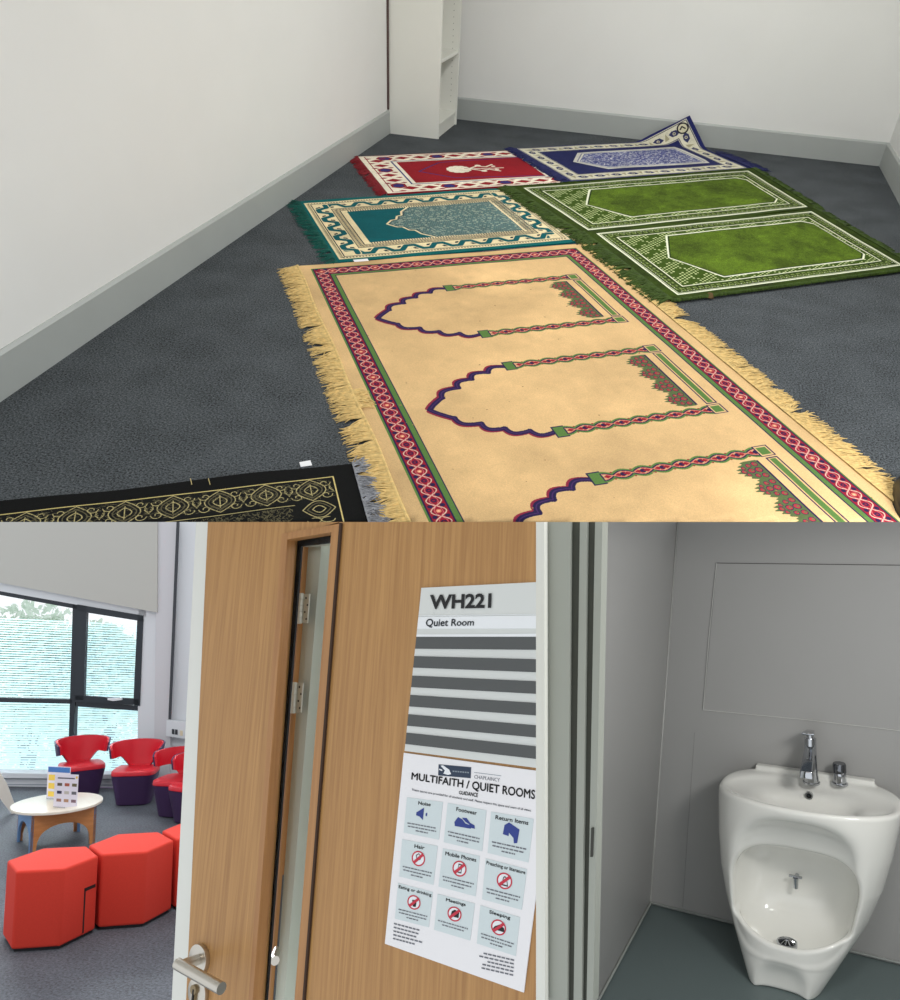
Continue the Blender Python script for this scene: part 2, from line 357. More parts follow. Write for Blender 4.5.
# --- large multi-place rug
def big_design():
    w, h = 1.5, 2.45; BG = (208, 174, 125); C = Canvas(w, h, 560, BG); C.mottle(.034, .35, 3)
    NV, RD, GN, PK, WHT = (40, 32, 70), (142, 28, 46), (86, 120, 62), (206, 128, 104), (206, 176, 158)
    x0, y0, x1, y1 = .056, .050, 1.447, 2.9
    C.frame(x0, y0, x1, y1, .006, GN); C.frame(x0 + .006, y0 + .006, x1 - .006, y1 - .006, .005, NV)
    C.frame(x0 + .011, y0 + .011, x1 - .011, y1 - .011, .064, RD)
    def band(P, L):
        n = max(1, round(L / .052)); st = L / n; A = .024
        for k in range(n + 1):
            s = k * st
            C.disc(*P(s, 0), .009, PK if k % 4 == 1 else NV); C.disc(*P(s, 0), .004, (240, 190, 150) if k % 4 == 1 else RD)
            for g in (-1, 1): C.disc(*P(s + st / 2, g * .020), .008, NV); C.disc(*P(s, g * .022), .006, (110, 24, 40))
        for g in (-1, 1):
            pts = [P(s, g * A * math.cos(PI * s / st)) for s in np.linspace(0, L, n * 10 + 1)]; C.line(pts, .0042, WHT)
            C.line([P(s, g * (A * .55) * math.cos(PI * s / st + PI)) for s in np.linspace(0, L, n * 10 + 1)], .0022, (206, 120, 120))
    C.along(band, x0, y0, x1, y1, .043)
    C.frame(x0 + .075, y0 + .075, x1 - .075, y1 - .075, .005, NV); C.frame(x0 + .080, y0 + .080, x1 - .080, y1 - .080, .017, GN); C.frame(x0 + .097, y0 + .097, x1 - .097, y1 - .097, .005, NV)
    for k in range(3):
        tc = .645 + .770 * k
        for g in (-1, 1):
            # cusped arch from the tip to the capital
            cus = [(.238, 0), (.305, .072), (.385, .128), (.455, .178), (.535, .214), (.622, .240)]; P = []
            for (ax, ay), (bx, by) in zip(cus[:-1], cus[1:]):
                nx, ny = -(by - ay), (bx - ax); l = math.hypot(nx, ny); nx /= l; ny /= l
                for s in np.linspace(0, 1, 12):
                    q = (math.sin(PI * s) ** .8 * .026 + .003 * math.sin(2 * PI * s) - .003) * (.15 if ax < .25 else 1); P.append((ax + (bx - ax) * s + nx * q, ay + (by - ay) * s + ny * q))
            P = [(x, tc + g * y) for x, y in P]
            C.line([(x - .009, y + g * .010) for x, y in P], .014, (134, 40, 62)); C.line(P, .022, NV)
            C.line([(x - .001, y) for x, y in P], .004, (72, 44, 96))
            yb = tc + g * .243
            C.rect(.612, yb - .034, .660, yb + .034, NV); C.rect(.617, yb - .030, .655, yb + .030, GN)
            # column: twisted bands round red lozenges
            xs = np.linspace(.66, 1.235, 120); n = 8
            for s in range(n): 
                cx = .66 + (s + .5) * .575 / n; C.dia(cx, yb, .035, .022, RD); C.disc(cx + .036, yb, .010, NV); C.disc(cx + .030, yb + .012, .006, RD); C.disc(cx + .042, yb - .012, .006, RD); C.dia(cx, yb, .009, .005, PK)
            for sg in (-1, 1):
                for off, cl, wd_ in ((.0095, GN, .009), (.0035, NV, .005), (-.002, PK, .004)):
                    C.line([(x, yb + sg * (.0155 * math.cos(PI * (x - .66) / (.575 / n)) + off * (1 if math.cos(PI * (x - .66) / (.575 / n)) > 0 else -1))) for x in xs], wd_, cl)
            C.rect(1.238, yb - .032, 1.296, yb + .032, NV); C.rect(1.243, yb - .027, 1.291, yb + .027, BG); C.rect(1.249, yb - .021, 1.285, yb + .021, GN)
        C.rect(1.246, tc - .205, 1.292, tc + .205, NV); C.rect(1.251, tc - .2, 1.287, tc + .2, BG); C.rect(1.258, tc - .195, 1.280, tc + .195, GN)
        # floral garland along the foot of the niche
        C.rect(1.205, tc - .20, 1.212, tc + .20, NV); r = np.random.default_rng(5)
        for j in range(4):
            yc = tc - .150 + j * .1; dep = .10
            pts = [(1.205, yc - .052)]
            for a in np.linspace(-1, 1, 40): pts.append((1.205 - dep * (.50 + .50 * max(0, 1 - abs(a)) ** .7) * (1 + .10 * math.sin(a * 19)), yc + a * .052))
            C.poly(pts + [(1.205, yc + .052)], (84, 100, 62))
            for a, b, rr in ((-.022, 0, .014), (-.05, 0, .013), (-.078, .0, .010), (-.018, .032, .012), (-.018, -.032, .012), (-.044, .028, .010), (-.044, -.028, .010), (-.070, .018, .008), (-.070, -.018, .008)):
                C.disc(1.205 + a, yc + b, rr, NV); C.disc(1.205 + a, yc + b, rr * .8, (164, 52, 62)); C.disc(1.205 + a + .003, yc + b, rr * .35, (90, 110, 66))
    r = np.random.default_rng(11)
    for _ in range(70): C.disc(r.uniform(.02, 1.48), r.uniform(.02, 2.4), r.uniform(.0015, .004), (150, 118, 78))
    C.grain(.035, 2); return C.a
q = [(-1.6635, 3.3918), (-.4167, 4.2254)]
ax = np.array([.5558 * 2 - .0, 0]); dn = np.array([.5505, -.8348])          # down the long side
dn = np.array([.8336 / 1.4998, -1.2468 / 1.4998])
q = [q[0], q[1], tuple(np.array(q[1]) + dn * 2.45), tuple(np.array(q[0]) + dn * 2.45)]
big, loc = rug('large_prayer_rug', q, 1.5, 2.45, 0, .008, big_design(), 'large beige prayer rug with three arched niches, red border and cream fringes', seed=4, wav=.001, sub=.04)
wool = mat('cream_wool', rgb(212, 182, 120), .95, noise=.22, nscale=60); 
cr = Vector((-dn[1], dn[0], 0)); crl = (-cr[0], -cr[1], 0)
fringe('fringe', loc[0], loc[3], crl, .100, 1350, wool, big, z=.010, jit=.22, wid=.0028, seed=1, bunch=26)
fringe('fringe', loc[1], loc[2], (cr[0], cr[1], 0), .110, 1250, wool, big, z=.010, jit=.2, wid=.0028, seed=2, bunch=30)
kn = Vector(loc[0]) + Vector((dn[0], dn[1], 0)) * 1.22
fringe('fringe', kn, kn + Vector((dn[0], dn[1], 0)) * .13, (cr[0], cr[1], 0), .075, 60, wool, big, z=.012, jit=.6, wid=.0026, seed=5)
mb = MB(); mb.tube([Vector(loc[0]) + Vector((dn[0], dn[1], 0)) * s + Vector((0, 0, .0105)) + cr * .004 * math.sin(s * 9) for s in np.linspace(0, 2.42, 40)], .0065, 8); mb.build('selvedge_cord', wool, big, smooth=True)
cut(big, CUT_TOP)

# --- teal rug
def teal_design():
    w, h = 1.28, .95; C = Canvas(w, h, 560, (6, 92, 92)); CR = (222, 206, 164); TL = (10, 84, 90); NV = (34, 40, 50)
    C.rect(.02, .035, w - .01, h - .035, CR)
    def teeth(P, L):
        n = int(L / .016)
        for k in range(n): a = (k + .5) * L / n; C.poly([P(a - .006, -.006), P(a + .006, -.006), P(a + .002, .007), P(a - .003, .007)], (90, 82, 66))
    C.along(teeth, .02, .035, w - .01, h - .035, .018)
    C.frame(.050, .065, w - .04, h - .065, .005, NV)
    def wave(P, L):
        n = max(2, round(L / .155)); st = L / n
        for k in range(n * 2):
            s = (k + .5) * st / 2; g = 1 if k % 2 else -1
            C.poly([P(s - .030, g * .014), P(s - .006, g * .030), P(s + .026, g * .026), P(s + .034, g * .008), P(s + .006, g * .002)], NV)
            C.poly([P(s - .016, g * .016), P(s + .002, g * .022), P(s + .018, g * .014)], (120, 128, 116))
        q = []
        for k in range(n * 2 + 1): s = k * st / 2; g = 1 if k % 2 else -1; q += [P(s - .022, g * .026), P(s + .022, g * .026)]
        C.line(q, .040, CR); C.line(q, .029, TL)
    C.along(wave, .055, .07, w - .045, h - .07, .047)
    C.frame(.148, .163, w - .138, h - .163, .004, NV); C.frame(.152, .167, w - .142, h - .167, .036, (180, 164, 128))
    def dots(P, L):
        n = int(L / .017)
        for k in range(n):
            a = (k + .5) * L / n; C.dia(*P(a, 0), .006, .011, NV); C.dia(*P(a, 0), .003, .005, (222, 206, 164))
    C.along(dots, .152, .167, w - .142, h - .167, .018)
    C.frame(.188, .203, w - .178, h - .203, .004, NV); C.rect(.192, .207, w - .182, h - .207, CR)
    fx0, fy0, fx1, fy1 = .225, .228, w - .20, h - .228
    for k in range(60):
        x = .23 + k * .0143
        if x < fx1: C.rect(x, .209, x + .006, .228, NV); C.rect(x, h - .228, x + .006, h - .209, NV)
    C.rect(fx0, fy0, fx1, fy1, TL)
    ym = (fy0 + fy1) / 2; hh = (fy1 - fy0) / 2
    prof = [(.385, 0), (.425, .055), (.455, .060), (.475, .115), (.505, .125), (.520, .185), (.575, hh)]
    arch = [(x, ym + y) for x, y in prof] + [(fx1, fy1), (fx1, fy0)] + [(x, ym - y) for x, y in prof[::-1]]
    C.poly(arch, (104, 128, 124)); M = C.a.copy()
    r = np.random.default_rng(3)
    for i in range(62):
        for j in range(40):
            x = .39 + i * .0125 + (j % 2) * .006; y = fy0 + j * .0125
            c = [(30, 46, 56), (164, 168, 146), (20, 70, 76), (44, 68, 74)][r.integers(4)]
            C.poly([(x - .005, y - .004), (x + .004, y - .002), (x + .005, y + .005), (x - .003, y + .003)], c)
    H_, W_ = C.a.shape[:2]; S = Canvas(w, h, 560, (0, 0, 0)); S.poly(arch, (255, 255, 255)); keep = S.a[..., 0] > .5
    S2 = Canvas(w, h, 560, (0, 0, 0)); S2.rect(.38, fy0 - .01, fx1 + .01, fy1 + .01, (255, 255, 255)); zone = S2.a[..., 0] > .5
    bad = zone & ~keep; C.a[bad] = M[bad]
    for g in (1, -1): C.line([(x, ym + g * y) for x, y in prof], .011, CR); C.line([(x + .012, ym + g * y * .96) for x, y in prof], .004, NV)
    C.mottle(.03, .2, 1).grain(.05, 1); return C.a
q = [(-2.057, 4.279), (-1.012, 5.026), (-.453, 4.25), (-1.508, 3.509)]
tr, loc = rug('prayer_rug', q, 1.28, .95, 0, .006, teal_design(), 'teal and cream prayer rug with a ribbon border, lying just behind the large beige rug', 'small prayer rugs on the floor', seed=1)
teal_t = mat('teal_thread', rgb(10, 84, 74), .95, noise=.2, nscale=40)
fringe('fringe', loc[0], loc[3], loc[0] - loc[1], .085, 330, teal_t, tr, z=.007, seed=3, bunch=9, wid=.002)
fringe('fringe', loc[1], loc[2], loc[1] - loc[0], .05, 300, mat('cream_thread', rgb(214, 196, 152), .95, noise=.15), tr, z=.006, seed=4, bunch=9, wid=.002)
white_tag = mat('white_care_tag', rgb(235, 235, 238), .6)
p = PRAY.z((361, 262.5)); mb = MB(); mb.box((-.036, -.014, .0), (.036, .014, .0012)); tg = mb.build('care_label', white_tag, tr, bevel=0)
tg.matrix_basis = Matrix.Translation(Vector((p.x, p.y, .0105)) - Vector((*tr.matrix_basis.translation[:2], 0))) @ Matrix.Rotation(math.radians(34), 4, 'Z')

# --- red rug
def red_design():
    w, h = 1.12, .80; C = Canvas(w, h, 560, (128, 26, 34)); CR = (232, 224, 204); RD = (140, 26, 36); NV = (48, 50, 110)
    C.rect(.0, .008, w - .02, h - .012, CR)
    def bd(P, L):
        n = max(2, round(L / .105)); st = L / n
        for k in range(n * 3 // 3):
            s = (k + .5) * st
            if k % 3 == 0: C.poly([P(s - .05, 0), P(s - .028, -.040), P(s + .028, -.040), P(s + .05, 0), P(s + .028, .040), P(s - .028, .040)], RD); C.poly([P(s - .034, 0), P(s - .018, -.028), P(s + .018, -.028), P(s + .034, 0), P(s + .018, .028), P(s - .018, .028)], NV)
            else: C.dia(*P(s, 0), .046, .032, RD)
            for g in (-1, 1): C.dia(*P(s + st / 2, g * .044), .022, .012, RD)
    C.along(bd, .03, .02, w - .02, h - .02, .062)
    C.frame(.15, .135, w - .14, h - .135, .03, CR); C.frame(.164, .148, w - .154, h - .148, .010, NV); C.frame(.036, .026, w - .026, h - .026, .005, RD)
    C.rect(.195, .172, w - .18, h - .172, RD)
    ym = h / 2
    for g in (-1, 1): C.line([(.27, ym), (.43, ym + g * .17), (w - .19, ym + g * .215)], .009, NV)
    # white flower spray
    for a in np.linspace(0, 2 * PI, 13)[:-1]: C.disc(.50 + .05 * math.cos(a), ym + .055 * math.sin(a), .022, CR); C.line([(.50, ym), (.50 + .066 * math.cos(a + .26), ym + .07 * math.sin(a + .26))], .005, RD)
    C.disc(.50, ym, .035, CR)
    for g in (-1, 1):
        C.line([(.57, ym + .01 * g), (.62, ym + .05 * g), (.67, ym + .03 * g), (.72, ym + .075 * g)], .014, CR); C.disc(.63, ym + .062 * g, .018, CR); C.disc(.715, ym + .035 * g, .013, CR)
    C.line([(.55, ym), (.76, ym + .01)], .012, CR); C.mottle(.03, .2, 2).grain(.05, 4); return C.a
q = [(-2.101, 5.305), (-1.163 + .16, 5.917 + .10), (-.708 + .16, 5.273 + .10), (-1.643, 4.62)]
rr_, loc = rug('prayer_rug', q, 1.12, .80, 0, .006, red_design(), 'dark red prayer rug with a white flower spray and diamond border, nearest the bookcase', 'small prayer rugs on the floor', seed=2)
fringe('fringe', loc[0], loc[3], Vector((-.5, -.86, 0)), .085, 420, mat('crimson_thread', rgb(122, 22, 32), .95, noise=.2, nscale=40), rr_, z=.007, seed=6, bunch=40, jit=.45, wid=.0024)

# --- blue rug with the curled corner
def blue_design():
    w, h = 1.5, .88; C = Canvas(w, h, 520, (38, 42, 92)); CR = (206, 202, 180); NV = (36, 40, 84)
    C.rect(.03, .02, w - .03, h - .03, CR)
    def bd(P, L):
        n = max(2, round(L / .13)); st = L / n
        for k in range(n):
            s = (k + .5) * st
            C.poly([P(s - .040, .01), P(s - .012, .026), P(s + .022, .022), P(s + .044, -.008), P(s + .010, -.024), P(s - .022, -.018)], (54, 56, 92))
            C.disc(*P(s, 0), .012, (196, 190, 160)); C.disc(*P(s, 0), .006, (40, 40, 70)); C.poly([P(s + st / 2 - .02, -.03), P(s + st / 2 + .02, -.022), P(s + st / 2 + .006, .03)], (158, 152, 124))
    C.along(bd, .03, .02, w - .03, h - .03, .062); C.frame(.035, .025, w - .035, h - .035, .006, (60, 60, 80)); C.frame(.14, .13, w - .14, h - .14, .006, (60, 60, 80))
    C.rect(.15, .14, w - .15, h - .15, NV)
    def hexp(i): return [(.27 + i, h / 2), (.43 + i * .6, .215 + i * .75), (w - .22 - i * .6, .205 + i * .75), (w - .20 - i, .30), (w - .20 - i, h - .30), (w - .22 - i * .6, h - .215 - i * .75), (.43 + i * .6, h - .225 - i * .75)]
    C.poly(hexp(0), (198, 196, 186)); C.poly(hexp(.03), (118, 120, 140)); C.poly(hexp(.04), (206, 204, 190)); C.poly(hexp(.055), (86, 92, 138)); M = hexp(.06)
    r = np.random.default_rng(8); S = Canvas(w, h, 520, (0, 0, 0)); S.poly(M, (255, 255, 255)); old = C.a.copy()
    for _ in range(2600):
        x, y, a = r.uniform(.3, w - .25), r.uniform(.2, h - .2), r.uniform(0, PI); C.line([(x, y), (x + .014 * math.cos(a), y + .014 * math.sin(a))], .006, [(206, 206, 204), (56, 60, 116), (150, 152, 170)][r.integers(3)])
    bad = S.a[..., 0] < .5; C.a[bad] = old[bad]
    C.disc(w - .085, .075, .045, (40, 38, 44)); C.disc(w - .085, .075, .034, (200, 194, 166)); C.line([(w - .105, .075), (w - .085, .060), (w - .07, .085)], .010, (40, 38, 44))
    C.mottle(.03, .2, 5).grain(.06, 5); return C.a
q = [(-1.169, 5.943), (-.01, 6.755), (.49, 6.13), (-.654, 5.297)]
fold_a = np.array([1.5 - .47, 0.]); fold_b = np.array([1.5, .34])
cen = sum(np.array(p) for p in q) / 4
def at_uv(u, v): a, b = u / 1.5, v / .88; Q = [np.array(p) for p in q]; return (1 - a) * (1 - b) * Q[0] + a * (1 - b) * Q[1] + a * b * Q[2] + (1 - a) * b * Q[3] - cen
FA, FB = at_uv(*fold_a), at_uv(*fold_b); FD = (FB - FA) / np.linalg.norm(FB - FA); FN = np.array([-FD[1], FD[0]]); FN = FN if (at_uv(1.5, 0) - FA) @ FN > 0 else -FN
def curl(v, u, w_):
    d = (np.array([v.x, v.y]) - FA) @ FN
    if d <= 0: return v
    rad = .05; th = min(d / rad, math.radians(66)); rest = d - th * rad if d / rad > th else 0
    dd = rad * math.sin(th) + rest * math.cos(th); zz = rad * (1 - math.cos(th)) + rest * math.sin(th)
    return Vector((v.x - FN[0] * (d - dd), v.y - FN[1] * (d - dd), v.z + zz))
bl, loc = rug('prayer_rug', q, 1.5, .88, .0065, .006, blue_design(), 'navy and cream prayer rug with one far corner curled up off the carpet', 'small prayer rugs on the floor', curl=curl, seed=3, sub=.02)
navy_t = mat('navy_thread', rgb(34, 38, 84), .95, noise=.2, nscale=40)
fringe('fringe', loc[0], loc[3], loc[0] - loc[1], .07, 420, navy_t, bl, z=.009, seed=7, bunch=7, wid=.0028)
fringe('fringe', loc[1], loc[2], loc[1] - loc[0], .13, 260, navy_t, bl, z=.010, seed=8, bunch=20, wid=.0028, jit=.5, t0=.50, t1=1.0)

# --- the two green rugs
def green_design(w, h, seed):
    DG = (50, 66, 18); C = Canvas(w, h, 520, DG); WH = (228, 232, 206); BR = (78, 99, 26)
    C.mottle(.10, .08, seed)
    a = .055
    C.frame(a, a * .7, w - a, h - a * .7, .012, WH); C.frame(a + .016, a * .7 + .016, w - a - .016, h - a * .7 - .016, .004, WH)
    def bd(P, L):
        n = int(L / .034)
        for k in range(n):
            s = (k + .5) * L / n; C.rect(*(min(P(s - .010, -.016)[i], P(s + .010, .016)[i]) for i in (0, 1)), *(max(P(s - .010, -.016)[i], P(s + .010, .016)[i]) for i in (0, 1)), (122, 138, 78)); C.dia(*P(s, 0), .008, .010, (44, 60, 14)); C.disc(*P(s + .017, .012), .0035, WH)
    C.along(bd, a, a * .7, w - a, h - a * .7, .046)
    i = a + .078; j = a * .7 + .078
    C.frame(i, j, w - i, h - j, .008, WH)
    x0, y0, x1, y1 = i + .03, j + .03, w - i - .03, h - j - .03
    C.rect(i + .01, j + .01, w - i - .01, h - j - .01, (58, 80, 18))
    for ix in range(int((w - 2 * i) / .019)):
        for iy in range(int((h - 2 * j) / .021)):
            x = i + .016 + ix * .019; y = j + .016 + iy * .021 + (ix % 2) * .010
            if x < w * .36 or y < y0 + .02 or y > y1 - .02 or x > x1: C.rect(x - .0055, y - .005, x + .0055, y + .005, (196, 208, 152)) if (ix // 3 + iy // 2) % 3 else None; 
    ym = h / 2; F = [(x0 + .09, ym), (x0 + .24, y0 + .015), (x1 - .05, y0 + .015), (x1, y0 + .07), (x1, y1 - .07), (x1 - .05, y1 - .015), (x0 + .24, y1 - .015)]
    C.poly(F, WH); cx, cy = np.mean([p[0] for p in F]), ym
    G = [(cx + (x - cx) * (1 - .016 * (1 if abs(x - cx) > .1 else 0)), cy + (y - cy) * .962) for x, y in F]; C.poly(G, (38, 56, 8))
    G = [(cx + (x - cx) * .972, cy + (y - cy) * .935) for x, y in F]; old = C.a.copy(); C.poly(G, BR)
    S = Canvas(w, h, 520, (0, 0, 0)); S.poly(G, (255, 255, 255)); msk = S.a[..., 0] > .5
    N = Canvas(w, h, 520, (255, 255, 255)); N.mottle(.10, .12, seed + 9); N.grain(.12, seed)
    Y, X = np.mgrid[0:C.a.shape[0], 0:C.a.shape[1]]
    k_ = N.a[..., 0]; C.a[msk] = (C.a * k_[..., None])[msk]
    C.grain(.07, seed); return C.a
grn_t = mat('green_pile_thread', rgb(56, 76, 22), .95, noise=.3, nscale=30)
q1 = [(-.975, 5.03), (.49, 6.13), (.86, 5.37), (-.43, 4.36)]
g1, loc = rug('prayer_rug', q1, 1.62, .83, .0075, .009, green_design(1.62, .83, 1), 'green shaggy prayer rug lying between the navy rug and the other green rug', 'small prayer rugs on the floor', seed=5, bump=.9)
fringe('fringe', loc[0], loc[3], loc[0] - loc[1], .10, 520, grn_t, g1, z=.011, seed=9, bunch=12, wid=.0034, jit=.45)
fringe('fringe', loc[1], loc[2], loc[1] - loc[0], .07, 420, grn_t, g1, z=.010, seed=10, bunch=12, wid=.0034, jit=.45)
fringe('pile_edge', loc[1], loc[0], loc[0] - loc[3], .018, 420, grn_t, g1, z=.009, seed=11, wid=.0034, jit=.6)
q2 = [(-.43, 4.385), (.845, 5.355), (1.28, 4.53), (.09, 3.635)]
g2, loc = rug('prayer_rug', q2, 1.5, .90, .0085, .009, green_design(1.5, .90, 2), 'green shaggy prayer rug on the right, touching the large beige rug, bare carpet below it', 'small prayer rugs on the floor', seed=6, bump=.9)
fringe('fringe', loc[0], loc[3], loc[0] - loc[1], .11, 560, grn_t, g2, z=.011, seed=12, bunch=12, wid=.0034, jit=.45)
fringe('fringe', loc[1], loc[2], loc[1] - loc[0], .07, 420, grn_t, g2, z=.010, seed=13, bunch=12, wid=.0034, jit=.45)
fringe('pile_edge', loc[3], loc[2], loc[3] - loc[0], .018, 420, grn_t, g2, z=.009, seed=14, wid=.0034, jit=.6)
p = PRAY.z((711, 297)) - g2.matrix_basis.translation
tt = MB(); 
for k in range(14): a = -1.9 + random.uniform(-.5, .5); tt.tube([(p.x, p.y, .008), (p.x + .02 * math.cos(a), p.y + .02 * math.sin(a), .014), (p.x + .045 * math.cos(a + .2), p.y + .045 * math.sin(a + .2), .002)], [.004, .005, .002], 5)
tt.build('brown_tassel', mat('brown_thread', rgb(92, 72, 40), .9), g2, smooth=True)

# --- black and gold rug, cut by the edge of the room
def black_design():
    w, h = 1.15, .40; C = Canvas(w, h, 900, (16, 17, 17)); GD = (176, 164, 116); G2 = (96, 90, 66)
    x1 = w - .072; y0 = .060
    C.rect(0, y0 + .006, x1, h, (20, 21, 20))
    C.line([(0, y0), (x1, y0)], .0045, (206, 188, 124)); C.line([(x1, y0), (x1, h)], .0045, (206, 188, 124))
    r = np.random.default_rng(2)
    for k in range(9):      # pointed leaf medallions with scrolls
        cx = x1 - .075 - k * .135; cy = y0 + .058
        for s in (1.12, .84, .5):
            for g in (-1, 1): C.line([(cx + g * s * .040 * math.sin(PI * t_), cy - s * .048 + s * .096 * t_) for t_ in np.linspace(0, 1, 14)], .0036, GD if s != .84 else G2)
        C.line([(cx, cy - .03), (cx, cy + .03)], .003, GD)
        for g in (-1, 1):
            for dy in (-.030, .030):
                C.line([(cx + g * (.044 + .018 * math.cos(a) * (1 - a / 9)), cy + dy + .018 * math.sin(a) * (1 - a / 9)) for a in np.linspace(0, 6.5, 16)], .003, GD)
            for a in np.linspace(.2, 1.0, 5): C.line([(cx + g * .055, cy), (cx + g * (.055 + .014 * a), cy + .05 * (a - .6))], .002, GD)
    for g in range(900): x = r.uniform(0, x1 - .01); y = r.uniform(y0 + .012, y0 + .105); C.line([(x, y), (x + r.uniform(-.012, .012), y + r.uniform(-.006, .006))], .002, G2)
    C.rect(0, y0 + .118, x1 - .125, y0 + .124, (10, 10, 10)); C.rect(0, y0 + .124, x1 - .13, y0 + .128, GD)
    for _ in range(4000):
        x = r.uniform(0, x1 - .14); y = r.uniform(y0 + .135, h); a = r.uniform(0, 6); C.line([(x, y), (x + .008 * math.cos(a), y + .008 * math.sin(a))], .002, G2)
    for j in range(3):
        cx, cy = x1 - .062, y0 + .155 + j * .105
        for s in (1.1, .8, .45):
            for g in (-1, 1): C.line([(cx - s * .044 + s * .088 * t_, cy + g * s * .036 * math.sin(PI * t_)) for t_ in np.linspace(0, 1, 14)], .0034, GD if s != .8 else G2)
        for g in (-1, 1): C.line([(cx + g * (.02 + .02 * math.cos(a)), cy + .052 + .012 * math.sin(a)) for a in np.linspace(0, 5, 12)], .003, GD)
    C.grain(.08, 3); return C.a
_k = PRAY.z((0, 505)); d1 = (np.array([-.817, 1.954]) - np.array([_k.x, _k.y])); d1 /= np.linalg.norm(d1); d2 = np.array([d1[1], -d1[0]])
A = np.array([-.817, 1.954]); q = [tuple(A - d1 * 1.15), tuple(A), tuple(A + d2 * .40), tuple(A - d1 * 1.15 + d2 * .40)]
bkr, loc = rug('prayer_rug', q, 1.15, .40, 0, .007, black_design(), 'black prayer rug with gold scrollwork and silver fringe, beside the beige rug', 'small prayer rugs on the floor', seed=7, wav=.002)
fringe('fringe', loc[1], loc[2], loc[1] - loc[0], .085, 260, mat('silver_thread', rgb(138, 140, 146), .5, noise=.3, nscale=60, metal=.2), bkr, z=.012, seed=15, bunch=6, jit=.5, wid=.0017)
p = PRAY.z((306, 464)) - bkr.matrix_basis.translation; e1 = Vector((d1[0], d1[1], 0)); e2 = Vector((d2[0], d2[1], 0))
mb = MB(); b_ = [p - e1 * .018 + e2 * .014, p + e1 * .018 + e2 * .012, p + e1 * .016 - e2 * .016, p - e1 * .020 - e2 * .012]
mb.hexa([Vector((v.x, v.y, .0005)) for v in b_], [Vector((v.x, v.y, .0018)) for v in b_]).build('care_label', white_tag, bkr)
gold = mat('gold_thread', rgb(196, 180, 120), .6)
for px in (191, 209):
    mb = MB(); a = PRAY.z((px, 482), 0) - bkr.matrix_basis.translation; mb.tube([Vector((a.x, a.y, .0115)) - e2 * .002, Vector((a.x, a.y, .012)) + e2 * .03 + e1 * .004], .0013, 5); mb.build('gold_thread', gold, bkr)

cut(bkr, CUT_TOP)

# dark rounded shoe toe at the right edge of the photograph
p = PRAY.z((911, 510))
sh = thing('shoe', PRAY, (p.x, p.y, 0), 'black shoe toe standing at the right edge beside the beige rug fringe', 'shoe')
mb = MB(); n = 20; rings = []
for j, (z, s) in enumerate(((.0, .96), (.012, 1.0), (.03, .98), (.05, .86), (.066, .6), (.074, .25))):
    rings.append([(s * .055 * math.cos(a), s * (.16 if math.sin(a) > 0 else .12) * math.sin(a), z) for a in np.linspace(0, 2 * PI, n + 1)[:-1]])
for a, b in zip(rings[:-1], rings[1:]): mb.add(a + b, [(i, (i + 1) % n, n + (i + 1) % n, n + i) for i in range(n)])
mb.add(rings[0], [tuple(range(n))[::-1]]); mb.add(rings[-1], [tuple(range(n))])
mb.build('upper', mat('black_leather', rgb(20, 20, 22), .35), sh, smooth='all')
MB().hexa([(1.04 * x, 1.02 * y, 0) for x, y, z in rings[1]], [(1.04 * x, 1.02 * y, .010) for x, y, z in rings[1]]).build('sole', mat('black_rubber', rgb(28, 28, 28), .8), sh)
cut(sh, CUT_TOP)
# ================================================================== THE QUIET ROOM DOOR AND ITS SIGNS
D = .95
oak = wood_mat('oak_veneer', rgb(150, 106, 58), rgb(182, 137, 82), .42, 3.2, (46, 46, 1.1))
oak_bead = wood_mat('oak_bead', rgb(148, 102, 58), rgb(176, 128, 78), .42, 3.0, (30, 30, 1))
def px_prism(mb, room, pts, y, depth):
    f = [room.y(p, y) for p in pts]; b = [v + Vector((0, depth, 0)) for v in f]; n = len(f)
    return mb.add(f + b, [tuple(range(n)), tuple(range(n, 2 * n))[::-1]] + [(i, n + i, n + (i + 1) % n, (i + 1) % n) for i in range(n)])
def quadmap(room, q, y):
    def f(a, b):      # a across, b up
        tl, tr, br, bl_ = [np.array(p, float) for p in q]
        return room.y((1 - a) * b * tl + a * b * tr + a * (1 - b) * br + (1 - a) * (1 - b) * bl_, y)
    return f
def text_shape(s, bold=0):
    c = bpy.data.curves.new('lettering', 'FONT'); c.body = s; c.offset = bold; c.resolution_u = 3
    o = bpy.data.objects.new('lettering', c); COL.objects.link(o); bpy.context.view_layer.update()
    me = bpy.data.meshes.new_from_object(o); v = np.array([x.co[:2] for x in me.vertices]); f = [tuple(p.vertices) for p in me.polygons]
    bpy.data.objects.remove(o); bpy.data.curves.remove(c); bpy.data.meshes.remove(me); lo, hi = v.min(0), v.max(0); return (v - lo) / (hi - lo), f
def text_to(mb, s, fn, bold=0, x0=0, x1=1, y0=0, y1=1):
    v, f = text_shape(s, bold if bold > .03 else 0)
    for dx, dy in (((0, 0),) if not bold or bold > .03 else ((-.35, 0), (.35, 0), (0, .9), (0, -.9))):      # a heavier weight of the same letters
        w_ = 1 / len(s); mb.add([fn(x0 + (x1 - x0) * (a + dx * w_ * .12), y0 + (y1 - y0) * (b + dy * .03)) for a, b in v], f)
    return mb
door = tag(place(bpy.data.objects.new('door_1', None), DOOR), kind='structure'); COL.objects.link(door)
mb = MB()
px_prism(mb, DOOR, [(208.3, 512), (288.5, 512), (251.5, 1010), (185.6, 1010)], D, .027)
px_prism(mb, DOOR, [(287.5, 512), (341, 512), (340, 522), (286.5, 536)], D, .027)
px_prism(mb, DOOR, [(340.2, 512), (560, 512), (560, 1010), (300.6, 1010)], D, .027)
leaf = mb.build('door_leaf', oak, door)
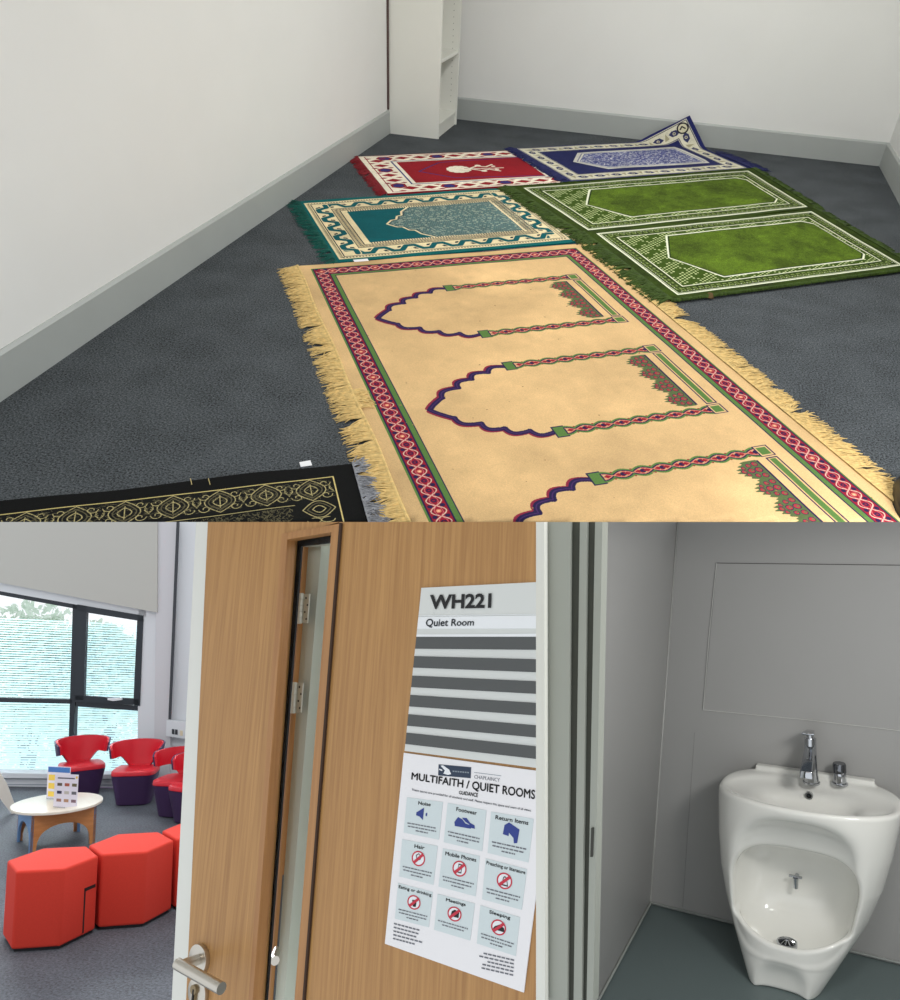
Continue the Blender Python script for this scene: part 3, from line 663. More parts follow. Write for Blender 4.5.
mb = MB(); px_prism(mb, DOOR, [(196.6, 512), (208.3, 512), (185.6, 1010), (171.2, 1010)], D + .002, .024); mb.build('edge_lipping', mat('pale_grey_lipping', rgb(214, 214, 208), .5), door, bevel=0)
mb = MB()
px_prism(mb, DOOR, [(281.6, 533.6), (287.2, 539.5), (252, 1010), (247.6, 1010)], D - .004, .020)
px_prism(mb, DOOR, [(281.6, 533.6), (339.8, 523.5), (331.2, 532.2), (287.2, 539.5)], D - .004, .020)
px_prism(mb, DOOR, [(339.8, 523.5), (302, 1010), (293.6, 1010), (331.2, 532.2)], D - .004, .020)
mb.build('glazing_bead', oak_bead, door)
groove = mat('dark_groove', rgb(58, 38, 24), .8)
mb = MB(); px_prism(mb, DOOR, [(339.2, 523), (341.2, 523), (303.2, 1010), (301.4, 1010)], D - .0046, .004); mb.build('shadow_gap', groove, door)
black_rub = mat('black_gasket', rgb(18, 18, 18), .6)
mb = MB(); px_prism(mb, DOOR, [(284, 530), (301.6, 530), (301.6, 546), (265.6, 1010), (249, 1010)], D + .0265, .004)
px_prism(mb, DOOR, [(296, 528), (345, 524), (345, 541.2), (300, 546.5)], D + .0265, .004); mb.build('gasket', black_rub, door)
glass = mat('clear_glass', (1, 1, 1), .02, trans=1, ior=1.1, spec=.4)
mb = MB(); px_prism(mb, DOOR, [(285, 530), (340, 524), (302, 1010), (249, 1010)], D + .024, .002); mb.build('vision_panel', glass, door)
steel = mat('satin_steel', rgb(196, 190, 180), .28, metal=1)
def px_disc(room, c, rx, y, depth, seg=28):
    o = room.y(c, y); r = (room.y((c[0] + rx, c[1]), y) - o).length; return o, r
lev = bpy.data.objects.new('lever_handle', None); COL.objects.link(lev); lev.parent = door
o, _ = px_disc(DOOR, (201.4, 958.4), 9, D, 0)
r_ = .0235
def ycyl(mb, c, r, y0, y1, seg=28): return mb.tube([(c.x, y0, c.z), (c.x, y1, c.z)], r, seg)
mb = MB(); ycyl(mb, o, r_, D - .009, D); mb.build('rose', steel, lev, smooth=True, bevel=.0012)
nk = DOOR.y((180.5, 965.5), D - .062); en = DOOR.y((221.5, 988.5), D - .062); st = Vector((o.x, D - .004, o.z))
mid = Vector((o.x * .1 + nk.x * .9, D - .058, nk.z * .9 + o.z * .1))
mb = MB(); mb.tube([st, mid, nk], .0085, 16); mb.tube([nk - (en - nk).normalized() * .0085, en], .0092, 20); mb.build('lever', steel, lev, smooth=True)
e_o = DOOR.y((200.2, 991.5), D)
esc = bpy.data.objects.new('keyhole_plate', None); COL.objects.link(esc); esc.parent = door
mb = MB(); ycyl(mb, e_o, r_, D - .008, D); mb.build('rose', steel, esc, smooth=True, bevel=.0012)
mb = MB(); ycyl(mb, e_o + Vector((-.003, 0, .005)), .0075, D - .013, D - .007); mb.box((e_o.x - .006, D - .012, e_o.z - .016), (e_o.x + .001, D - .007, e_o.z + .004)); mb.build('lock_cylinder', mat('worn_brass', rgb(140, 124, 98), .35, metal=1), esc, smooth=True)
mb = MB(); mb.box((e_o.x - .0035, D - .0135, e_o.z - .012), (e_o.x - .0005, D - .0125, e_o.z + .006)); mb.build('keyhole', black_rub, esc)
cut(door, CUT_LOW, CUT_LEFT)
# frame seen through the glass
frm = tag(place(bpy.data.objects.new('trim_1', None), DOOR), kind='structure'); COL.objects.link(frm)
sage = mat('pale_sage_paint', rgb(186, 192, 180), .45, noise=.01)
YB = D + .16
mb = MB(); px_prism(mb, DOOR, [(304.5, 540), (321, 536), (321, 552), (283.5, 1010), (271.5, 1010)], YB, .05); mb.build('frame_stop', sage, frm)
mb = MB(); px_prism(mb, DOOR, [(318, 536), (360, 530), (360, 1010), (281, 1010)], YB + .03, .05); mb.build('frame_face', sage, frm)
mb = MB(); px_prism(mb, DOOR, [(301.5, 545.5), (304.4, 545), (269.0, 1010), (265.6, 1010)], YB - .012, .05); mb.build('oak_edge', oak_bead, frm)
mb = MB(); px_prism(mb, DOOR, [(304, 541), (306, 541), (273, 1010), (269, 1010)], YB - .004, .04); mb.build('dark_gap', mat('slate_gap', rgb(84, 88, 92), .7), frm)
mb = MB(); px_prism(mb, DOOR, [(285, 520), (360, 512), (360, 542), (300, 546)], YB - .02, .02); mb.build('frame_head', sage, frm)
hs_ = mat('zinc_hinge', rgb(196, 196, 184), .5, metal=.3)
for (a, b, c, d) in (((299.4, 594), (309.6, 594), (307.4, 623), (297.4, 623)), ((293, 683), (303, 683), (301, 712.5), (291, 712.5))):
    c0 = DOOR.y(((a[0] + c[0]) / 2, (a[1] + c[1]) / 2), YB - .018)
    hg = thing('hinge', DOOR, c0, 'zinc hinge with screws on the frame behind the door glass, ' + ('the upper of two' if a[1] < 650 else 'the lower of two'), 'hinge', 'hinges behind the door glass')
    mb = MB(); px_prism(mb, DOOR, [a, b, c, d], YB - .016, .003); mb.v = [tuple(Vector(v) - c0) for v in mb.v]; lf = mb.build('leaf', hs_, hg, bevel=.0006)
    mb = MB(); l0, l1 = DOOR.y((a[0] + 2, a[1] - 1), YB - .020) - c0, DOOR.y((d[0] + 2, d[1] + 1), YB - .020) - c0
    for k in range(5): mb.tube([l0.lerp(l1, k / 5 + .008), l0.lerp(l1, (k + 1) / 5 - .008)], .0048, 12)
    mb.build('knuckle', hs_, hg, smooth=True)
    mb = MB()
    for k in range(4):
        u = DOOR.y((a[0] * .35 + b[0] * .65 + (k % 2) * 2 - (k * .6), a[1] + 4 + k * 7), YB - .0165) - c0; mb.tube([u, u + Vector((0, .002, 0))], .0021, 8)
    mb.build('screws', black_rub, lf)
kn = DOOR.y((275.5, 959.5), YB - .06)
k_ = thing('door_knob', DOOR, kn, 'small brass-toned lever end seen through the lower door glass', 'door handle')
MB().tube([(-.03, .03, 0), (-.004, 0, 0), (.004, -.004, 0)], [.0075, .0075, .0078], 18).build('grip', steel, k_, smooth=True)
cut(frm, CUT_LOW)

# room sign
sg = thing('room_sign', DOOR, (0, 0, 0), 'striped grey room sign reading WH221 Quiet Room, upper on the oak door', 'sign')
plate = mat('sign_silver', rgb(206, 208, 205), .4, noise=.01, nscale=8); dk = mat('sign_charcoal', rgb(78, 80, 80), .45); pw = mat('sign_paper_white', rgb(226, 228, 230), .6); ink = mat('black_ink', rgb(22, 22, 24), .6)
S5 = lambda x, y: (380 + x / 4.765, 570 + y / 4.765)
mb = MB(); px_prism(mb, DOOR, [S5(197, 85), S5(800, 55), S5(800, 950), S5(117, 862)], D - .004, .0035); mb.build('plate', plate, sg)
xe = lambda y: 197 + (117 - 197) * (y - 85) / 777.
for (a, b, c, d) in ((318, 375, 318, 380), (410, 465, 425, 487), (503, 558, 530, 590), (595, 650, 633, 693), (687, 742, 740, 798), (775, 829, 840, 900)):
    f = lambda l, r_: l + (r_ - l) * (800 - xe(l)) / (740 - xe(l))
    mb = MB(); px_prism(mb, DOOR, [S5(xe(a), a), S5(800, f(a, c)), S5(800, f(b, d)), S5(xe(b), b)], D - .0052, .0015); mb.build('dark_stripe', dk, sg)
mb = MB(); px_prism(mb, DOOR, [S5(xe(224), 224), S5(800, 216), S5(800, 278), S5(xe(280), 280)], D - .0050, .0012); mb.build('name_strip', pw, sg)
mb = MB(); px_prism(mb, DOOR, [S5(xe(306), 307), S5(800, 303), S5(800, 318), S5(xe(318), 318)], D - .0050, .0012); px_prism(mb, DOOR, [S5(xe(217), 217), S5(800, 209), S5(800, 212), S5(xe(220), 220)], D - .0050, .0012); mb.build('light_line', pw, sg)
mb = MB(); text_to(mb, 'WH221', quadmap(DOOR, [S5(238, 118), S5(532, 110), S5(529, 181), S5(234, 187)], D - .0056), bold=.035); mb.build('room_number_lettering', ink, sg)
mb = MB(); text_to(mb, 'Quiet Room', quadmap(DOOR, [S5(221, 233), S5(449, 234), S5(445, 270), S5(217, 275)], D - .0056), bold=.004); mb.build('room_name_lettering', mat('grey_ink', rgb(60, 64, 70), .6), sg)
cut(sg, CUT_LEFT, CUT_LOW)
# guidance notice
nt_ = thing('notice', DOOR, (0, 0, 0), 'laminated white guidance notice with nine pale tiles, below the striped sign on the oak door', 'notice')
S6 = lambda x, y: (380 + x / 4.165, 760 + y / 4.165)
paper = mat('laminated_paper', rgb(228, 226, 228), .35, spec=.4); pale = mat('pale_teal_print', rgb(200, 210, 212), .4)
mb = MB(); px_prism(mb, DOOR, [(403.8, 752.8), (551, 772.8), (523.6, 992.6), (384.8, 943.7)], D - .0025, .0018); mb.build('sheet', paper, nt_)
redp = mat('red_print', rgb(190, 40, 62), .5); bluep = mat('blue_print', rgb(38, 56, 130), .5); navyp = mat('navy_print', rgb(38, 52, 74), .5); txt = mat('small_print', rgb(104, 106, 114), .6); whp = mat('white_print', rgb(226, 228, 232), .5)
YP = D - .0031
mb = MB(); px_prism(mb, DOOR, [S6(244, 18), S6(379, 30), S6(377, 76), S6(242, 64)], YP, .0005); lg = mb.build('logo_panel', navyp, nt_)
fn = quadmap(DOOR, [S6(244, 18), S6(379, 30), S6(377, 76), S6(242, 64)], YP - .0004)
mb = MB(); mb.add([fn(a, b) for a, b in ((.06, .9), (.14, .95), (.22, .8), (.33, .62), (.40, .22), (.30, .12), (.16, .2), (.20, .5))], [tuple(range(8))]); mb.add([fn(a, b) for a, b in ((.02, .62), (.12, .55), (.12, .42), (.03, .5))], [(0, 1, 2, 3)]); mb.build('logo_mark', whp, lg)
mb = MB()
for a in (0, 1):
    for k in range(7): x = .44 + k * .075; mb.add([fn(x, .56 - a * .25), fn(x + .055, .55 - a * .25), fn(x + .055, .43 - a * .25), fn(x, .44 - a * .25)], [(0, 1, 2, 3)]) if not a else None
mb.build('logo_wordmark', mat('grey_print', rgb(130, 140, 150), .6), lg)
fn = quadmap(DOOR, [S6(392, 48), S6(505, 62), S6(503, 90), S6(390, 74)], YP)
mb = MB(); mb.add([fn(0, .82), fn(1, .82), fn(1, .9), fn(0, .9)], [(0, 1, 2, 3)]); mb.build('rule', mat('grey_print', (0, 0, 0)), nt_)
mb = MB(); text_to(mb, 'CHAPLAINCY', fn, x0=.02, x1=.96, y0=-.08, y1=.48); mb.build('department_lettering', txt, nt_)
mb = MB(); text_to(mb, 'MULTIFAITH / QUIET ROOMS', quadmap(DOOR, [S6(133, 52), S6(646, 126), S6(644, 170), S6(130, 86)], YP), bold=.003); mb.build('heading_lettering', ink, nt_)
mb = MB(); text_to(mb, 'GUIDANCE', quadmap(DOOR, [S6(330, 128), S6(408, 138), S6(407, 155), S6(328, 142)], YP), bold=.008); mb.build('subheading_lettering', ink, nt_)
fn = quadmap(DOOR, [S6(132, 119), S6(630, 206), S6(629, 218), S6(131, 130)], YP)
mb = MB(); text_to(mb, 'These spaces are provided for all students and staff. Please respect this space and users of all views.', fn, bold=.01); mb.build('intro_lettering', txt, nt_)
cells = [((112, 155), (262, 175), (245, 332), (98, 302)), ((282, 178), (443, 210), (425, 380), (265, 342)), ((463, 215), (640, 245), (618, 427), (448, 387)),
         ((92, 330), (240, 358), (222, 520), (80, 485)), ((262, 368), (415, 400), (398, 568), (243, 527)), ((440, 410), (612, 455), (590, 624), (425, 580)),
         ((75, 512), (220, 550), (203, 697), (62, 661)), ((240, 558), (395, 598), (375, 752), (225, 707)), ((418, 605), (583, 655), (565, 817), (403, 764))]
titles = ['Noise', 'Footwear', 'Return Items', 'Hair', 'Mobile Phones', 'Preaching or literature', 'Eating or drinking', 'Meetings', 'Sleeping']
for i, (c, ti) in enumerate(zip(cells, titles)):
    c = [S6(*p) for p in c]; mb = MB(); px_prism(mb, DOOR, c, YP, .0004); tl = mb.build('tile', pale, nt_)
    f = quadmap(DOOR, c, YP - .0004); w_ = min(.94, .062 * len(ti) + .03)
    mb = MB(); text_to(mb, ti, f, bold=.008, x0=.5 - w_ / 2, x1=.5 + w_ / 2, y0=.84, y1=.935 if not set('pgy') & set(ti) else .95); mb.build('title_lettering', ink, tl)
    r = random.Random(i); mb = MB()          # the lines of small print, too small to read
    for k, wd_ in enumerate((.84, .80, .34) if i not in (7,) else (.84, .6)):
        x = .5 - wd_ / 2
        while x < .5 + wd_ / 2 - .03:
            l = min(r.uniform(.03, .11), .5 + wd_ / 2 - x); y = .27 - k * .085; mb.add([f(x, y), f(x + l, y), f(x + l, y + .032), f(x, y + .032)], [(0, 1, 2, 3)]); x += l + .018
    mb.build('small_print', txt, tl)
    A = np.linspace(0, 2 * PI, 37)[:-1]
    if i == 0:
        mb = MB(); mb.add([f(a, b) for a, b in ((.30, .62), (.40, .70), (.50, .78), (.50, .44), (.40, .52), (.30, .54))], [tuple(range(6))]); mb.add([f(a, b) for a, b in ((.56, .63), (.60, .66), (.60, .56), (.56, .57))], [(0, 1, 2, 3)]); mb.build('speaker_icon', bluep, tl)
    elif i == 1:
        mb = MB(); mb.add([f(a, b) for a, b in ((.22, .56), (.30, .70), (.42, .66), (.50, .58), (.64, .56), (.66, .48), (.24, .46))], [tuple(range(7))]); mb.add([f(a, b) for a, b in ((.40, .70), (.52, .72), (.62, .62), (.74, .58), (.76, .50), (.66, .50), (.60, .58), (.50, .62))], [tuple(range(8))]); mb.build('shoe_icon', bluep, tl)
    elif i == 2:
        mb = MB(); mb.add([f(a, b) for a, b in ((.34, .74), (.44, .82), (.70, .70), (.68, .38), (.60, .36), (.58, .48), (.46, .58), (.46, .50), (.32, .52))], [tuple(range(9))]); mb.build('folded_mat_icon', bluep, tl)
    else:
        rx, ry = .19, .20; mb = MB()
        mb.add([f(.5 + rx * math.cos(a), .58 + ry * math.sin(a)) for a in A] + [f(.5 + rx * .82 * math.cos(a), .58 + ry * .82 * math.sin(a)) for a in A], [(k, (k + 1) % 36, 36 + (k + 1) % 36, 36 + k) for k in range(36)])
        g2_ = quadmap(DOOR, c, YP - .0008); mb.add([g2_(.5 + s * .13 + u * .025, .58 + s * .14 - u * .025) for s, u in ((-1, 1), (1, 1), (1, -1), (-1, -1))], [(0, 1, 2, 3)])
        dsc = MB(); f3 = quadmap(DOOR, c, YP - .0002); dsc.add([f3(.5 + rx * .9 * math.cos(a), .58 + ry * .9 * math.sin(a)) for a in A], [tuple(range(36))]); ds = dsc.build('prohibition_sign', whp, tl)
        mb.build('red_ring', redp, ds)
        shp = {3: [(.42, .66), (.50, .72), (.58, .64), (.56, .56), (.46, .52)], 4: [(.46, .70), (.56, .70), (.56, .47), (.46, .47)], 5: [(.46, .66), (.50, .70), (.55, .66), (.60, .46), (.44, .46)],
               6: [(.44, .64), (.58, .66), (.56, .46), (.48, .46)], 7: [(.40, .50), (.42, .64), (.50, .70), (.62, .64), (.62, .50)], 8: [(.36, .50), (.40, .58), (.52, .66), (.64, .60), (.66, .50)]}[i]
        mb = MB(); f4 = quadmap(DOOR, c, YP - .0005)
        if i in (3, 4, 5):
            cx = sum(p[0] for p in shp) / len(shp); cy = sum(p[1] for p in shp) / len(shp); n = len(shp)
            mb.add([f4(*p) for p in shp] + [f4(cx + (p[0] - cx) * .7, cy + (p[1] - cy) * .75) for p in shp], [(k, (k + 1) % n, n + (k + 1) % n, n + k) for k in range(n)])
        else: mb.add([f4(*p) for p in shp], [tuple(range(len(shp)))])
        mb.build('pictogram', ink, ds)
r = random.Random(9)
for (a, b, n, right) in (((58, 678), (186, 712), 5, 0), ((410, 797), (562, 832), 5, 1)):
    mb = MB()
    for k in range(n):
        l = r.uniform(.72, 1); y = k * 15.5; 
        for s in range(7):
            u0 = (1 - l if right else 0) + l * s / 7; u1 = u0 + l / 7 * .8
            p = [S6(a[0] + (b[0] - a[0]) * u - y * .06, a[1] + (b[1] - a[1]) * u + y) for u in (u0, u1)]
            q = [(x, yy + 1.5) for x, yy in p[::-1]]; mb.add([DOOR.y(z_, YP) for z_ in p + q], [(0, 1, 2, 3)])
    mb.build('contact_print', txt, nt_)
cut(nt_, CUT_LEFT, cap=False)

# ================================================================== THE LOUNGE
lo_carpet = carpet_mat('blue_grey_carpet', rgb(84, 88, 95), .6, 60, 5)
lo_carpet.node_tree.nodes['Principled BSDF'].inputs['Specular IOR Level'].default_value = .35
lo_carpet.node_tree.nodes['Principled BSDF'].inputs['Roughness'].default_value = .62
WN = np.array([-.329, .944, 0]); WN /= np.linalg.norm(WN); WNV = Vector(WN.tolist()); WO = LOUNGE.z((90, 794.5)) + WNV * .45
def lp(p, off=0): return LOUNGE.pl(p, WO - WNV * off, WN)
def lprism(mb, pts, off, depth):
    f = [lp(p, off) for p in pts]; b = [v + WNV * depth for v in f]; n = len(f)
    return mb.add(f + b, [tuple(range(n)), tuple(range(n, 2 * n))[::-1]] + [(i, n + i, n + (i + 1) % n, (i + 1) % n) for i in range(n)])
wT = Vector((WN[1], -WN[0], 0))
F = lambda c, a, b: c + wT * a - WNV * b
q = [F(WO, -3.2, -.05), F(WO, 3.4, -.05), F(WO, 4.4, 7.2), F(WO, -1.5, 7.2)]
o = MB().hexa([v - Vector((0, 0, .1)) for v in q], q).build('floor', lo_carpet); struct(o, LOUNGE); cut(o, CUT_LEFT, CUT_LOW)
lwhite = mat('lounge_white_paint', rgb(216, 218, 222), .7); blindg = mat('bulkhead_grey_paint', rgb(186, 184, 178), .8)
mb = MB()
lprism(mb, [(139.5, 500), (240, 500), (240, 830), (137, 830)], 0, .1)
lprism(mb, [(-40, 776), (140, 776), (138, 850), (-40, 850)], 0, .1); lprism(mb, [(-40, 500), (146, 500), (146, 617), (-40, 584)], 0, .1)
o = struct(mb.build('wall_back', lwhite), LOUNGE); cut(o, CUT_LOW, CUT_LEFT)
mb = MB(); lprism(mb, [(-30, 480), (157.5, 480), (157, 612.5), (-30, 577)], .07, .06); o = struct(mb.build('wall_upper', blindg), LOUNGE); cut(o, CUT_LOW)
mb = MB(); lprism(mb, [(157.3, 480), (177.8, 480), (168.2, 812), (153.5, 800)], .05, .04); o = struct(mb.build('trim_2', mat('column_grey', rgb(202, 200, 204), .7)), LOUNGE); cut(o, CUT_LOW)
mb = MB(); lprism(mb, [(178.2, 480), (180.4, 480), (170.2, 719.5), (168.3, 719)], .09, .03); o = tag(place(mb.build('cable_pipe', mat('dark_pipe', rgb(58, 60, 66), .6)), LOUNGE), 'thin dark vertical pipe on the lounge wall right of the window', 'pipe'); cut(o, CUT_LOW)
win = tag(place(bpy.data.objects.new('window_1', None), LOUNGE), kind='structure'); COL.objects.link(win)
ral = mat('anthracite_frame', rgb(36, 42, 50), .45)
mb = MB()
for P in ([(-30, 586), (145.3, 616.2), (144.9, 621.5), (-30, 589.5)], [(72.8, 603), (78.2, 604), (72.5, 776), (67.6, 776)], [(-30, 697.2), (72, 699.4), (72, 703.8), (-30, 701.6)],
          [(76, 700.5), (140.5, 706), (140.2, 711), (76, 706.5)], [(139.6, 615.6), (145.2, 616.4), (139.0, 776), (137.0, 776)]): lprism(mb, P, -.01, .07)
mb.build('window_frame', ral, win)
mb = MB()
for P in ([(77.5, 604.5), (86.6, 606), (83.4, 700), (74.6, 700)], [(137.4, 614.5), (143, 616), (139.5, 706), (133.2, 705)], [(77, 604.5), (143, 615.6), (143, 621.5), (77, 611)], [(75, 695.2), (139, 699.2), (139, 705.2), (75, 702)]): lprism(mb, P, .015, .05)
sash = mb.build('opening_sash', ral, win)
mb = MB(); lprism(mb, [(107.5, 698.2), (121, 697.8), (121.5, 700), (113, 701), (107.5, 700)], .045, .03); mb.build('window_handle', whp, sash)
wgl = mat('window_glass', (1, 1, 1), .0, trans=1, ior=1.05, spec=.3)
mb = MB(); lprism(mb, [(-30, 588), (140, 617), (137.5, 776), (-30, 776)], -.03, .006); mb.build('window_glass', wgl, win)
mb = MB(); lprism(mb, [(-30, 772.5), (153, 775), (152, 779.5), (-30, 778)], .2, .2); mb.build('window_sill', lwhite, win, bevel=.004)
cut(win, CUT_LOW)
# slatted louvre outside the lower glass
slat = mat('pale_slat', rgb(226, 242, 244), .5)
sb = slat.node_tree.nodes['Principled BSDF']; nt = slat.node_tree; tr_ = nt.nodes.new('ShaderNodeBsdfTranslucent'); tr_.inputs[0].default_value = (*rgb(226, 244, 247), 1); ms = nt.nodes.new('ShaderNodeMixShader'); ms.inputs[0].default_value = .65
nt.links.new(sb.outputs[0], ms.inputs[1]); nt.links.new(tr_.outputs[0], ms.inputs[2]); nt.links.new(ms.outputs[0], nt.nodes['Material Output'].inputs[0])
bl_ = thing('venetian_blind', LOUNGE, (0, 0, 0), 'pale fine-slatted blind across the lower part of the lounge window', 'blind')
mb = MB()
for k in range(66):
    y = 622 + k * 2.35
    g = max(0.0, (776 - y)) / 154; th = .95 + .7 * (1 - g)
    lprism(mb, [(-30, y - 5.5 * g), (140, y + 5 * g * .6), (140, y + 5 * g * .6 + th), (-30, y - 5.5 * g + th)], -.12, .004)
mb.build('slats', slat, bl_)
# radiator casing below the sill
rc = thing('radiator_casing', LOUNGE, (0, 0, 0), 'long white radiator casing with grooved front under the lounge window', 'radiator')
mb = MB(); lprism(mb, [(-30, 779), (153.2, 780), (152.6, 798), (-30, 796.5)], .14, .13); mb.build('casing', lwhite, rc, bevel=0)
mb = MB(); lprism(mb, [(-30, 784), (153, 785), (153, 785.8), (-30, 784.8)], .145, .006); mb.build('groove', mat('cool_grey', rgb(150, 158, 170), .6), rc)
mb = MB(); lprism(mb, [(-30, 787), (153, 787.6), (153, 790.6), (-30, 790)], .15, .012); mb.build('lilac_reflection', mat('lilac_reflection', rgb(186, 160, 196), .5), rc)  # lilac strip painted as a reflection along the casing
# socket trunking
sk = thing('socket_trunking', LOUNGE, (0, 0, 0), 'white socket trunking on the lounge wall behind the red chairs', 'socket')
mb = MB(); lprism(mb, [(166.5, 720), (200, 724), (200, 741), (166, 736)], .10, .04); mb.build('trunking', lwhite, sk)
for (a, b), mm_ in (((171.8, 729), 'dark_pipe'), ((175, 729.4), 'dark_pipe'), ((180, 730.5), 'cream_switch')):
    mb = MB(); lprism(mb, [(a, b), (a + 2.5, b + .3), (a + 2.5, b + 5.3), (a, b + 5)], .105, .006); mb.build('outlet', MATS.get(mm_) or mat('cream_switch', rgb(224, 208, 176), .6), sk)
cut(sk, CUT_LEFT)

# red hexagonal stools
red_fab = mat('red_wool_fabric', rgb(216, 58, 42), .85, noise=.03, nscale=120, bump=.15, bscale=500); dk_plinth = mat('dark_plinth', rgb(24, 24, 28), .7)
zipm = mat('black_zip', rgb(34, 18, 20), .7)
def stool(x, y, a, label, flap=False, r=.271, h=.46):
    s = thing('hexagonal_stool', LOUNGE, (x, y, 0), label, 'stool', 'red hexagonal stools')
    P = [(r * math.cos(a + k * PI / 3), r * math.sin(a + k * PI / 3)) for k in range(6)]
    MB().hexa([(p[0], p[1], .016) for p in P], [(p[0], p[1], h) for p in P]).build('upholstered_body', red_fab, s, smooth=True, bevel=.018, bseg=4)
    MB().hexa([(p[0] * .93, p[1] * .93, 0) for p in P], [(p[0] * .93, p[1] * .93, .02) for p in P]).build('plinth', dk_plinth, s)
    if flap:
        p1, p2 = Vector((*P[1], 0)), Vector((*P[2], 0)); d = (p2 - p1); n = Vector((d.y, -d.x, 0)).normalized()
        mb = MB(); L_ = lambda t_, z: p1 + d * t_ + Vector((0, 0, z))
        for t0, z0, t1, z1 in ((.62, .03, .66, .29), (.62, .275, .95, .295)):
            q = [L_(t0, z0), L_(t1, z0), L_(t1, z1), L_(t0, z1)]; mb.hexa([v - n * .004 for v in q], [v + n * .0015 for v in q])
        mb.build('pull_flap', zipm, s)
    return s
stool(-4.465, 3.806, -1.519, 'red hexagonal stool with a side flap, nearest and leftmost of the three', True)
stool(-4.261, 4.251, -1.488, 'red hexagonal stool in the middle of the row of three')
_c = LOUNGE.z((192, 892), .46)
stool(-4.261 + .2, 4.251 + .455, -1.488, 'red hexagonal stool farthest right, mostly hidden by the oak door edge')

# round low table
T_ = Vector((-6.106, 5.218, 0)); ang = math.atan2(0 - T_.y, 0 - T_.x)
tb = thing('coffee_table', LOUNGE, T_, 'low round table with wooden top coloured as brightly lit and arched blue-sided legs', 'table', rz=ang + PI / 2 + math.radians(14))
wtop = wood_mat('lit_table_top', rgb(232, 220, 204), rgb(240, 232, 218), .28, 3, (6, 1, 1)); tim = wood_mat('table_beech', rgb(176, 112, 62), rgb(198, 136, 84), .4, 3, (2, 2, 10)); bluel = mat('blue_laminate', rgb(112, 150, 196), .4)  # wood of the top whitened in colour for the light falling on it
TT, TR = .334, .365
ring = [(TR * math.cos(a), TR * math.sin(a)) for a in np.linspace(0, 2 * PI, 65)[:-1]]
MB().hexa([(x, y, TT - .022) for x, y in ring], [(x, y, TT) for x, y in ring]).build('tabletop', wtop, tb, smooth=True, bevel=.004)
def arch_panel(w, z1, foot, t):
    pts = [(-w, 0), (-w + foot, 0)] + [(-(w - foot) * math.cos(a), .0 + (z1 - .10) * math.sin(a) ** .6) for a in np.linspace(.05, PI - .05, 17)] + [(w - foot, 0), (w, 0), (w, z1), (-w, z1)]
    return pts
hw = .255
for k in range(4):
    pts = arch_panel(hw, TT - .022, .045, .02); ca, sa = math.cos(k * PI / 2), math.sin(k * PI / 2)
    tr2 = lambda x, y: (x * ca - y * sa, x * sa + y * ca)
    f = [(*tr2(x, -hw), z) for x, z in pts]; b = [(*tr2(x, -hw + .02), z) for x, z in pts]; n = len(f)
    c0 = [n - 1, n - 2]
    mb = MB(); mb.v = f + b; top = list(range(2, 19))
    half = 10
    for base, flip in ((0, 0), (n, 1)):
        left = [0, 1] + list(range(2, half + 1)) + [n - 1]; right = list(range(half, n - 1)) + [n - 1]
        for poly in (left, right): poly = [base + i for i in poly]; mb.f.append(tuple(poly[::-1] if flip else poly))
    mb.f += [(i, (i + 1) % n, n + (i + 1) % n, n + i) for i in range(n)]
    mb.build('leg_panel', tim if k % 2 == 0 else bluel, tb)
# cards standing on the table
def card(pts, label, fill):
    bc = LOUNGE.z(((pts[2][0] + pts[3][0]) / 2, (pts[2][1] + pts[3][1]) / 2), TT)
    nn = np.array([bc.x, bc.y, 0]); nn /= np.linalg.norm(nn); nv = Vector(nn.tolist())
    c = thing('display_card', LOUNGE, bc, label, 'card', 'display cards on the low table')
    at = lambda a, b, off=0: LOUNGE.pl(((1 - a) * b * np.array(pts[0]) + a * b * np.array(pts[1]) + a * (1 - b) * np.array(pts[2]) + (1 - a) * (1 - b) * np.array(pts[3])), bc - nv * off, nn) - bc
    f = [at(0, 0), at(1, 0), at(1, 1), at(0, 1)]; MB().add(f + [v + nv * .004 for v in f], [(0, 1, 2, 3), (7, 6, 5, 4), (0, 4, 5, 1), (1, 5, 6, 2), (2, 6, 7, 3), (3, 7, 4, 0)]).build('sheet', paper2, c)
    ft = [at(.0, 0), at(1, 0)]; MB().hexa([ft[0] - nv * .03, ft[1] - nv * .03, ft[1] + nv * .06, ft[0] + nv * .06], [v + Vector((0, 0, .003)) for v in (ft[0] - nv * .03, ft[1] - nv * .03, ft[1] + nv * .06, ft[0] + nv * .06)]).build('foot', mat('clear_acrylic', (1, 1, 1), .05, trans=.9), c)
    for name, a0, b0, a1, b1, m_ in fill: MB().add([at(a0, b0, .0012), at(a1, b0, .0012), at(a1, b1, .0012), at(a0, b1, .0012)], [(0, 1, 2, 3)]).build(name, m_, c)
    return c
paper2 = mat('card_white', rgb(226, 222, 234), .5)
pic = [mat('photo_print_%s' % n, c, .5) for n, c in (('brown', rgb(96, 84, 70)), ('rust', rgb(170, 90, 74)), ('olive', rgb(110, 104, 76)), ('navy', rgb(60, 56, 84)), ('stone', rgb(190, 184, 178)), ('grey', rgb(104, 104, 112)), ('rose', rgb(160, 120, 110)), ('tan', rgb(176, 138, 110)), ('plum', rgb(130, 106, 116)))]
yel = mat('yellow_print', rgb(240, 206, 90), .5); hb = mat('header_blue', rgb(70, 120, 186), .5); pk = mat('pink_print', rgb(226, 110, 130), .5)
